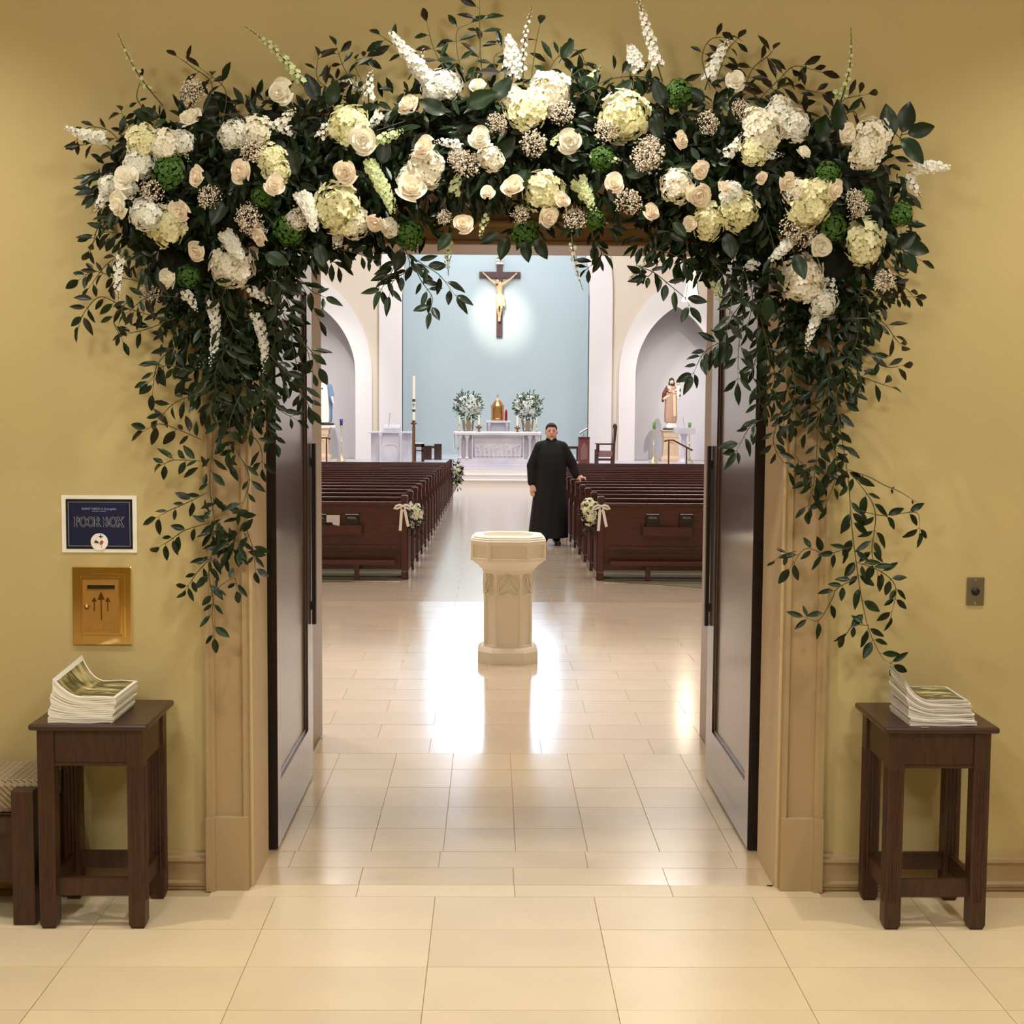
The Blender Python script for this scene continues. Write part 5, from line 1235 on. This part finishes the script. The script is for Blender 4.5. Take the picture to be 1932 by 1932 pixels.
hyds = [(656,236,34,0),(270,264,27,0),(312,274,28,1),(345,268,20,2),(440,255,25,2),(484,248,26,1),(637,394,40,0),(314,424,34,0),(274,404,27,2),(513,300,24,0),(522,322,22,0),(438,503,37,1),(262,308,25,2),(206,351,19,2),(665,419,27,1),(240,352,20,2),
 (1035,176,36,1),(994,208,34,0),(1178,222,40,0),(1172,205,28,2),(802,318,32,1),(1025,360,32,0),(839,161,28,2),(818,170,20,2),(926,300,22,1),(965,185,22,3),(780,340,26,2),
 (1277,350,29,1),(1392,398,32,0),(1380,366,22,2),(1335,418,30,0),(1439,246,38,1),(1472,222,26,2),(1499,238,27,2),(1526,384,40,0),(1500,360,24,1),(1552,360,24,0),(1644,262,34,1),(1632,290,28,1),(1631,456,37,0),(1510,524,38,1),(1530,545,24,1),(1553,572,24,2),(1422,286,23,0),(1470,200,18,1),(560,414,18,2),(735,430,16,1)]
for i, (x, y, r, k) in enumerate(hyds): put(HYD[(k+i % 2*3) % 5 if k != 2 else 2], x, y, r*1.12, depth(x, y)+.035, None, .4, flat=.85)
for i, (x, y, r) in enumerate([(317,326,33),(547,432,30),(494,370,20),(355,522,22),(771,444,28),(991,441,26),(1137,300,24),(1122,413,20),(1281,177,27),(1562,330,24),(1700,404,23),(1570,427,27),(1634,373,18),(320,300,22)]):
    put(VIB[i % 2], x, y, r*1.1, depth(x, y)+.05, None, .4, flat=.9)
for i, (x, y, r) in enumerate([(289,363,25),(476,286,22),(470,411,24),(482,432,18),(283,556,19),(364,174,24),(395,373,21),(881,311,26),(862,300,16),(1060,211,22),(1007,273,24),(1144,248,22),(937,233,18),(1184,382,24),(1085,413,20),(982,404,16),(839,410,14),
   (1223,293,28),(1226,275,18),(1333,232,21),(1398,208,18),(1617,390,21),(1610,372,15),(1499,425,28),(1515,442,24),(1667,528,22),(570,408,20),(1216,305,20),(1660,520,14)]):
    put(WAX[i % 3], x, y, r*1.12, depth(x, y)+.02, None, .4, flat=.8)

# ---- flower spikes (stock, snapdragon, larkspur): stem with florets thinning to the tip
def spike(p0, p1, w, dens, mats=('petal_white', 'stem'), Y0=5.02, Y1=5.0, bend=.08, npet=5):
    A = gp(*p0, Y0); B = gp(*p1, Y1); d = B-A; L = d.length; side = d.cross(Vector((0, 1, 0))).normalized(); r = rg
    org = A.copy(); bs = r.uniform(-bend, bend)*L
    def P(t): return d*t + side*bs*math.sin(PI*t)
    mb = MB(); mb.tube([P(i/8) for i in range(9)], [.0028*(1-.6*i/8) for i in range(9)], 5, 1)
    W = w*PXM; n = int(L/(.0058)*dens); s0 = .18
    for i in range(n):
        t = s0+(1-s0)*(i+.5)/n; a = i*2.4; k = (1-.62*t**2.2); T = (P(min(1, t+.02))-P(t-.02)).normalized(); u = T.orthogonal().normalized(); v = T.cross(u)
        rad = (u*math.cos(a)+v*math.sin(a))
        fs = W*.27*k*r.uniform(.75, 1.2); c = P(t)+rad*W*.36*k*r.uniform(.6, 1.1)
        if t < .82 or dens > 1.4: floret(mb, c, rad+T*.35+Vector((0, -.4, 0)), fs, npet, 0, .35, r.uniform(0, 2), 2)
        else: mb.ball(c, fs*.42, 5, 0)
    o = mb.build('flower_spike', [mats[0], mats[1], 'petal_green'], gr, fix=False); o.location = org; return o
SP = [((308,200),(222,62),16,.6,'petal_green'),((590,190),(463,50),22,1.1,'petal_green'),((835,175),(735,60),36,1.5,'petal_white'),((770,150),(800,90),20,1.0,'petal_white'),((988,165),(1004,12),17,.8,'petal_white'),((965,160),(958,68),40,1.8,'petal_white'),
 ((1250,155),(1203,-6),26,1.2,'petal_white'),((1205,140),(1188,85),40,2.0,'petal_white'),((1583,200),(1605,52),16,.8,'petal_green'),((1330,170),(1378,72),30,1.4,'petal_white'),((215,262),(122,240),28,1.7,'petal_white'),
 ((1712,312),(1792,316),32,1.9,'petal_white'),((1716,325),(1738,372),22,1.1,'petal_white'),((696,200),(700,132),26,1.1,'petal_white'),((690,285),(742,402),30,1.6,'petal_green'),((700,275),(762,245),26,1.4,'petal_green'),((714,330),(748,395),22,1.2,'petal_green'),
 ((1082,330),(1122,402),32,1.4,'petal_green'),((850,375),(866,320),26,1.2,'petal_green'),((880,285),(818,266),22,1.3,'petal_white'),((1040,275),(1062,250),22,1.2,'petal_green'),((1105,290),(1175,302),22,1.1,'petal_green'),
 ((398,545),(396,692),26,1.2,'petal_white'),((420,430),(462,492),34,1.7,'petal_white'),((470,570),(498,705),26,1.2,'petal_white'),((236,470),(224,566),22,1.0,'petal_white'),((560,355),(594,436),36,1.7,'petal_white'),((560,250),(496,226),22,1.1,'petal_white'),((600,270),(626,228),22,1.2,'petal_white'),
 ((335,240),(358,306),20,1.1,'petal_green'),((1552,580),(1520,664),24,1.2,'petal_white'),((1345,520),(1382,592),22,1.0,'petal_green'),((1500,440),(1452,490),30,1.5,'petal_white'),((850,440),(846,520),18,1.0,'petal_green'),((1078,440),(1100,548),16,.7,'petal_white'),((1232,490),(1184,532),18,.9,'petal_green'),
 ((925,400),(906,452),18,1.0,'petal_green'),((1420,300),(1480,292),20,1.2,'petal_white'),((205,350),(180,402),24,1.2,'petal_white'),((340,545),(372,590),24,1.2,'petal_white'),((640,440),(628,470),26,1.3,'petal_white'),((520,250),(560,205),24,1.2,'petal_white'),((1100,160),(1135,125),22,1.0,'petal_green'),
 ((640,150),(690,180),20,1.0,'petal_white'),((720,210),(690,240),22,1.2,'petal_white'),((1260,360),(1300,330),24,1.2,'petal_white'),((1360,300),(1400,250),24,1.3,'petal_white'),((1430,490),(1400,510),22,1.2,'petal_white'),((1575,170),(1600,190),22,1.2,'petal_green'),((460,540),(520,575),22,1.0,'petal_white'),((1560,520),(1580,560),20,.9,'petal_white'),((300,400),(270,440),26,1.4,'petal_white')]
for p0, p1, w, dn, mt in SP: spike(p0, p1, w, dn, (mt, 'stem'), depth(*p0)+.06, depth(*p0)+.02)

# ---- near-black core added behind the blooms, standing in for shade between leaves
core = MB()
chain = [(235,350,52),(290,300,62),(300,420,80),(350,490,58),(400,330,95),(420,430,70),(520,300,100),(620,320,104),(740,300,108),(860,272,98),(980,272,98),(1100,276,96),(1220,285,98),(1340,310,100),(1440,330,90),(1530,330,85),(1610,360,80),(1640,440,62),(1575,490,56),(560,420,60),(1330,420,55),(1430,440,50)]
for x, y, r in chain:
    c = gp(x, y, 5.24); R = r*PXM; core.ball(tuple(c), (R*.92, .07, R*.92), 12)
ob = blob('dark_core', core, 'gap_dark', .022, gr, 3, disp=lambda c: c+Vector((noise.noise(c*14), .6*noise.noise(c*11+Vector((5, 0, 0))), noise.noise(c*13+Vector((0, 9, 0)))))*.030)
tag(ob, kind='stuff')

# ---- loose leaves filling the body
LV = {0: MB(), 1: MB(), 2: MB()}
def scatter(x, y, r, n, big=1.0, ylo=4.93, yhi=5.28, down=.5):
    for _ in range(n):
        a = rg.uniform(0, 2*PI); q = math.sqrt(rg.random())*r; px, py = x+q*math.cos(a), y+q*math.sin(a)
        Y = rg.uniform(max(ylo, depth(px, py)+.075), yhi); p = gp(px, py, Y)
        d = Vector((math.cos(a)*(q/r)*.9+rg.uniform(-.8, .8), rg.uniform(-.7, .3), -math.sin(a)*(q/r)*.9-down+rg.uniform(-.8, .8)))
        nr = Vector((rg.uniform(-.8, .8), -1, rg.uniform(-.3, 1.2))); L = rg.uniform(.042, .075)*big
        k = 0 if rg.random() < .88 else rg.choice((1, 2)); leaf_geo(LV[k], p, d, nr, L, L*rg.uniform(.28, .44), fold=.12, droop=rg.uniform(-.1, .35))
for x, y, r in chain: scatter(x, y, r*1.28, int(r*r*.028)+30)
for x, y, r, n in [(370,560,80,150),(440,580,80,130),(380,640,66,84),(450,650,66,100),(510,620,46,56),(400,720,60,56),(465,735,56,76),(535,700,36,26),(440,800,40,20),(350,640,50,24),
                   (400,870,36,8),(420,985,38,26),(445,1030,30,34),
                   (1570,560,70,120),(1500,570,60,80),(1560,640,64,84),(1500,650,50,52),(1600,690,50,34),(1560,740,50,50),(1540,800,40,14),(1550,890,34,22),(1430,540,40,50),(1610,590,50,46),(1640,550,45,40),
                   (700,435,40,46),(640,445,36,50),(560,455,46,80),(790,430,40,24),(1000,420,44,24),(1120,425,40,24),(1230,440,40,40),(1300,460,50,90),(1380,480,50,90),(520,500,40,70),(870,140,40,10),(640,190,46,24),(1060,150,46,30),(1160,170,46,20),(1380,200,60,26),(1480,200,56,26),(330,240,46,30),(420,240,36,20)]:
    scatter(x, y, r, n, 1.0, 4.99, 5.27)

# ---- vines with individual leaves
LEAFM = {}
def leaf_mesh(k, mt):
    mb = MB(); r = random.Random(k)
    leaf_fine(mb, (.33, .40, .46, .36)[k % 4], .14, (.1, .28, .0, .4)[k % 4])
    return mb.mesh('leaf', mt, True)
LM = [leaf_mesh(k, mt) for mt in ('leaf', 'leaf_brown') for k in range(4)]
indiv = 0
def bez(pts, n=10):
    P = [Vector(p) for p in pts]; P = [P[0]+(P[0]-P[1])]+P+[P[-1]+(P[-1]-P[-2])]; out = []
    for i in range(1, len(P)-2):
        for k in range(n):
            t = k/n; a, b, c, d = P[i-1:i+3]
            out.append(.5*((2*b)+(c-a)*t+(2*a-5*b+4*c-d)*t*t+(3*b-a-3*c+d)*t*t*t))
    out.append(P[-2]); return out
def vine(pts, step=20, lsize=34, wig=1.25, brown=0.0, Ya=5.05, Yb=5.12, solo=True, start=0.0, both=.35, hang=.55, skip=0.0):
    """pts in photo pixels; leaves alternate along a wiry stem"""
    global indiv
    n = len(pts); W = [gp(x, y, Ya+(Yb-Ya)*i/(n-1)) for i, (x, y) in enumerate(pts)]
    C = bez(W, 8); org = W[0].copy(); C = [c-org for c in C]
    mb = MB(); mb.tube(C, [.0006+.0012*math.sin(PI*min(1, .1+i/len(C)))**.5 for i in range(len(C))], 5)
    L = [0]
    for a, b in zip(C[:-1], C[1:]): L.append(L[-1]+(b-a).length)
    T = L[-1]; st = step*PXM; items = []; s = st*.5+start*T; side = 1
    while s < T:
        i = max(j for j in range(len(L)) if L[j] <= s); i = min(i, len(C)-2); f = (s-L[i])/max(1e-6, L[i+1]-L[i]); p = C[i].lerp(C[i+1], f); t = (C[i+1]-C[i]).normalized()
        for rep in range(2 if rg.random() < both else 1):
            if rg.random() < skip: continue
            sd = Vector((t.z, 0, -t.x))*side*(1 if rep == 0 else -1)
            d = (t*.7+sd*rg.uniform(.5, 1.1)*wig+Vector((0, rg.uniform(-.5, .25), -hang*rg.uniform(.2, 1)))).normalized()
            items.append((p, d, lsize*.88*PXM*rg.uniform(.7, 1.2)))
        side = -side; s += st*rg.uniform(.75, 1.25)
    items.append((C[-1], (C[-1]-C[-2]).normalized(), lsize*PXM))
    vo = None
    if solo and indiv+len(items) < 300:
        for p, d, l in items:   # leaf stalks
            mb.tube([p, p+d*l*.18], .0011, 4)
        vo = mb.build('vine', 'stem_brown' if brown > .5 else 'stem', gr, fix=False); vo.location = org
        for p, d, l in items:
            nr = Vector((rg.uniform(-.7, .7), -1, rg.uniform(-.2, .9))); sd = d.cross(nr).normalized(); nn = sd.cross(d).normalized()
            o = link('leaf', rg.choice(LM[4:] if rg.random() < brown else LM[:4]), vo); mx = Matrix((d, -sd, nn)).transposed().to_4x4(); mx.translation = p+d*l*.15
            o.matrix_basis = mx @ Matrix.Diagonal((l, l, l, 1)); indiv += 1
    else:
        for p, d, l in items:
            mb.tube([p, p+d*l*.18], .0011, 4, 0)
            nr = Vector((rg.uniform(-.7, .7), -1, rg.uniform(-.2, .9)))
            leaf_geo(mb, p+d*l*.15, d, nr, l, l*rg.uniform(.30, .44), 1 if rg.random() >= brown else 2, .12, rg.uniform(0, .4))
        vo = mb.build('vine', ['stem', 'leaf', 'leaf_brown'], gr, fix=False); vo.location = org
    return vo
# hero vines, seen against wall, door and church light
HERO = [
 ([(1578,745),(1584,800),(1600,900),(1606,980),(1614,1050),(1626,1130),(1640,1190),(1664,1240),(1682,1252)], 26, 38, 0),
 ([(1600,886),(1640,900),(1668,915),(1698,928),(1733,950)], 60, 10, 0),
 ([(1604,890),(1650,960),(1645,1040),(1655,1080)], 24, 40, 0),
 ([(1610,960),(1660,972),(1690,970),(1730,968),(1735,1000)], 40, 36, 0),
 ([(1615,1060),(1665,1080),(1690,1110),(1682,1160)], 24, 34, 0),
 ([(1612,1030),(1560,1045),(1520,1035),(1492,1070)], 24, 36, 0),
 ([(1620,1090),(1580,1110),(1570,1130),(1545,1170),(1520,1165)], 24, 34, 0),
 ([(1640,1180),(1610,1180),(1596,1198)], 18, 36, 0),
 ([(1502,1040),(1478,1046),(1464,1056)], 40, 26, 0),
 ([(400,1040),(394,1085),(402,1130),(400,1160),(404,1200)], 20, 34, 0),
 ([(400,1050),(372,1080),(352,1110)], 18, 34, 0),
 ([(466,1000),(478,1040),(482,1075)], 24, 32, 0),
 ([(396,1120),(440,1090),(446,1112)], 30, 30, 0),
 ([(380,830),(340,812),(300,800),(274,812)], 18, 38, .6),
 ([(380,870),(330,868),(308,876)], 22, 36, 0),
 ([(390,930),(350,950),(322,962),(298,975)], 22, 34, 0),
 ([(400,985),(350,1000),(320,1020),(304,1030)], 20, 36, 0),
 ([(300,600),(236,580),(190,560),(160,588),(150,612)], 20, 36, .6),
 ([(260,530),(210,520),(176,512),(152,526)], 22, 34, .7),
 ([(330,650),(296,690),(288,740)], 20, 38, 0),
 ([(330,600),(280,620),(240,630)], 20, 36, 0),
 ([(765,470),(772,505),(742,530),(735,555)], 16, 36, 0),
 ([(770,480),(800,500),(830,520),(858,556)], 17, 36, 0),
 ([(775,490),(795,530),(815,560),(812,585)], 19, 36, 0),
 ([(755,485),(720,545)], 20, 36, 0),
 ([(1200,500),(1235,515),(1260,535),(1290,560),(1300,575)], 22, 42, 0),
 ([(1245,490),(1225,520),(1210,515)], 18, 34, 0),
 ([(560,520),(590,550),(612,560)], 18, 36, 0),
 ([(560,640),(585,660),(600,690)], 20, 38, 0),
 ([(1385,640),(1350,650),(1325,670),(1308,705)], 16, 38, 0),
 ([(1440,790),(1415,805),(1390,850)], 20, 36, 0),
 ([(520,560),(545,620),(560,690),(580,760)], 22, 40, 0),
 ([(1400,530),(1404,590),(1394,650),(1392,715)], 22, 42, 0),
 ([(1370,520),(1380,560),(1372,620)], 24, 40, 0),
]
for pts, st, ls, br in HERO: vine(pts, st, ls, brown=br, Ya=5.10, Yb=5.16 if not (600 < pts[-1][0] < 1400) else 5.02)
# more vines, leaves joined per vine
MORE = [
 ([(500,660),(545,710),(586,770)],18,36,0,0),([(490,720),(525,770),(556,790)],18,36,0,0),([(515,520),(548,580),(552,640)],18,36,0,0),([(540,600),(575,650),(590,700)],18,36,0,0),([(1440,620),(1452,690),(1446,760)],20,36,0,0),([(1400,500),(1420,560),(1410,620)],20,36,0,0),([(1480,640),(1500,720),(1494,800)],20,36,0,0),
 ([(1410,560),(1380,600),(1360,660)],22,38,0,0),
 ([(500,520),(530,560),(520,640)],20,38,0,0),([(540,500),(570,540),(600,600)],24,36,0,0),
 ([(455,800),(490,840),(495,880)],20,36,0,0),([(440,840),(470,900),(455,960)],22,34,0,0),([(400,850),(396,920),(408,1000)],20,34,0,0),([(380,740),(330,760),(300,790)],20,36,0,0),
 ([(360,700),(310,690),(282,720)],20,36,0,0),([(330,560),(280,560),(240,590)],20,36,.4,0),([(230,480),(200,500),(170,540)],22,34,.5,0),([(250,560),(215,600),(230,640)],20,34,0,0),
 ([(1620,560),(1670,560),(1722,560)],20,38,.6,0),([(1600,600),(1660,605),(1690,640),(1700,650)],20,38,.3,0),([(1620,640),(1670,690),(1700,690)],20,38,.4,0),([(1600,700),(1650,720),(1680,730)],20,38,0,0),
 ([(1570,700),(1545,790),(1540,870),(1530,950)],18,36,0,0),([(1560,800),(1580,880),(1560,950)],20,36,0,0),([(1500,860),(1530,900),(1525,960)],20,34,0,0),
 ([(1640,430),(1700,470),(1735,490)],22,40,0,0),([(1650,540),(1700,540),(1724,560)],20,36,.8,0),([(1660,480),(1700,520),(1716,510)],20,36,.6,0),
 ([(680,180),(650,130),(635,90)],18,36,.2,-.3),([(640,180),(600,150),(600,110)],18,36,.2,-.3),([(690,170),(670,120),(690,108)],18,34,.3,-.2),([(790,130),(750,90),(720,68)],22,36,.3,0),([(850,150),(820,95),(806,45)],24,34,.4,0),
 ([(880,160),(865,110),(862,60),(885,45)],28,40,0,0),([(890,150),(905,100),(905,50),(905,5)],26,44,.6,.0),([(910,150),(905,80)],28,40,.6,0),([(940,150),(932,110),(950,95)],20,40,0,0),
 ([(1000,170),(1010,90),(1018,50)],50,40,.8,.2),([(1020,170),(1050,110),(1090,95),(1106,125)],16,38,0,0),([(1060,160),(1100,130),(1120,165)],16,38,0,0),([(1090,180),(1150,150),(1210,145),(1240,165)],20,38,0,0),([(1120,210),(1140,170),(1170,190)],18,38,0,0),
 ([(1340,170),(1325,110),(1340,75),(1370,70)],18,38,.8,.4),([(1350,160),(1370,100),(1390,75)],20,36,.5,.4),([(1400,180),(1420,130),(1450,105),(1458,95)],18,40,.8,.5),([(1420,200),(1470,150),(1500,125),(1545,135)],16,42,.8,.6),([(1440,190),(1480,160),(1520,170),(1550,175)],18,40,.7,.6),
 ([(1560,230),(1590,190),(1634,178)],20,38,.8,.2),([(1570,230),(1610,210),(1620,235)],20,36,.5,.2),([(380,220),(400,160),(360,125),(336,108)],24,32,.9,.2),([(420,230),(425,170),(380,130)],26,40,.8,.3),([(300,230),(260,190),(265,150)],30,26,.6,.3),
 ([(240,290),(210,250),(170,240),(146,262)],20,34,.8,.2),([(230,300),(190,270),(150,275)],20,34,.9,.4),([(280,300),(240,240),(230,212)],20,34,.8,.1),([(210,400),(185,430),(176,455)],20,34,0,0),([(230,440),(190,440),(170,470)],20,34,.3,0),
 ([(560,470),(600,480),(640,500)],14,36,0,.2),([(640,470),(680,480),(700,490)],14,36,0,.2),([(1120,450),(1135,480),(1110,505)],12,36,.3,.2),([(1240,470),(1290,490),(1320,520)],14,36,0,.2),([(1340,490),(1370,520),(1400,520)],14,36,0,.2),
 ([(700,250),(760,230),(840,200)],16,40,0,0),([(880,330),(860,400),(840,430)],16,40,0,0),([(1180,300),(1240,330),(1300,300)],16,40,0,0),([(1440,400),(1460,470),(1450,540)],14,40,0,0),([(1440,300),(1450,370),(1440,430)],14,40,0,0),([(930,210),(970,260),(960,310)],16,40,0,0),([(540,260),(570,300),(600,290)],14,40,0,0),([(560,270),(540,330),(560,370)],14,40,0,0),([(1280,210),(1330,250),(1380,270)],14,40,0,0),
]
for pts, st, ls, br, hg in MORE: vine(pts, st*1.25, ls, brown=br, Ya=5.04, Yb=5.14, solo=False, hang=.5+hg)
# random extra tendrils around the two cascades
for k in range(14):
    left = k % 2 == 0; x = rg.uniform(360, 540) if left else rg.uniform(1430, 1620); y = rg.uniform(480, 760); pts = [(x, y)]
    for j in range(3): x += rg.uniform(-26, 26); y += rg.uniform(34, 62); pts.append((x, y))
    vine(pts, 19, 36, Ya=rg.uniform(5.02, 5.16), Yb=5.2, solo=False)
# broad salal leaves
SAL = []
def salal(px, py, ang, L, Y=5.0, mt='leaf'):
    m0 = MB(); d = Vector((math.cos(ang), rg.uniform(-.25, .1), math.sin(ang))).normalized(); nr = Vector((rg.uniform(-.3, .3), -1, rg.uniform(-.1, .4)))
    leaf_fine(m0, .56, .12, rg.uniform(0, .2)); sd = d.cross(nr).normalized(); nn = sd.cross(d).normalized(); mb = MB(); mb.add(m0.v, m0.f, 0, Matrix((d, -sd, nn)).transposed().to_4x4() @ Matrix.Scale(L*PXM, 4)); mb.tube([-d*L*PXM*.25, (0, 0, 0)], .0018, 4)
    o = mb.build('broad_leaf', mt, gr, smooth=True, fix=False); o.location = gp(px, py, Y)
for a in [(1680,262,1.75,64,4.98),(1702,250,1.3,62,4.98),(1712,252,.25,52,4.98),(1700,262,-.75,62,4.96),(1690,470,.7,48,5.0),(1700,462,-.15,60,5.0),(1705,475,-1.0,46,5.0),(850,440,-2.2,40,5.0),(958,446,-1.9,46,4.99),(1010,452,-1.0,42,4.99),(990,455,-1.4,40,5.0),(940,440,-2.6,38,5.0),(760,470,-1.9,44,5.0),
          (600,190,2.0,54,5.05),(620,200,1.2,50,5.05),(440,215,2.3,56,5.1),(400,230,1.6,56,5.1),(300,222,2.9,50,5.1),(1270,420,-.8,36,4.95),(1265,440,-.5,30,4.95),(880,200,.4,62,5.0),(930,190,.9,56,5.0),(840,215,2.6,56,5.0),(1235,215,-1.4,50,5.0),(1255,200,2.0,54,5.05),(1580,250,1.6,60,5.0),(1545,270,1.3,56,5.0),(1480,330,-1.3,52,4.97),(1500,480,-1.2,50,5.0),
          (1180,330,.3,50,4.97),(1000,320,-2.2,56,4.97),(940,300,.9,50,4.96),(720,310,1.4,50,4.97),(560,330,1.9,54,4.97),(420,380,-2.0,50,4.97),(500,480,-.4,50,5.0),(600,460,-1.3,46,5.0),(1370,440,-1.3,50,4.98),(1450,560,-1.6,46,5.0),(1060,110,1.0,40,5.05),(1090,150,-.3,44,5.05),(1160,190,.9,50,5.05),(1330,190,2.6,44,5.05)]:
    salal(*a)
for k, mt in ((0, 'leaf'), (1, 'leaf_brown'), (2, 'leaf_grey')):
    tag(LV[k].build('foliage', mt, gr, fix=False), kind='stuff')
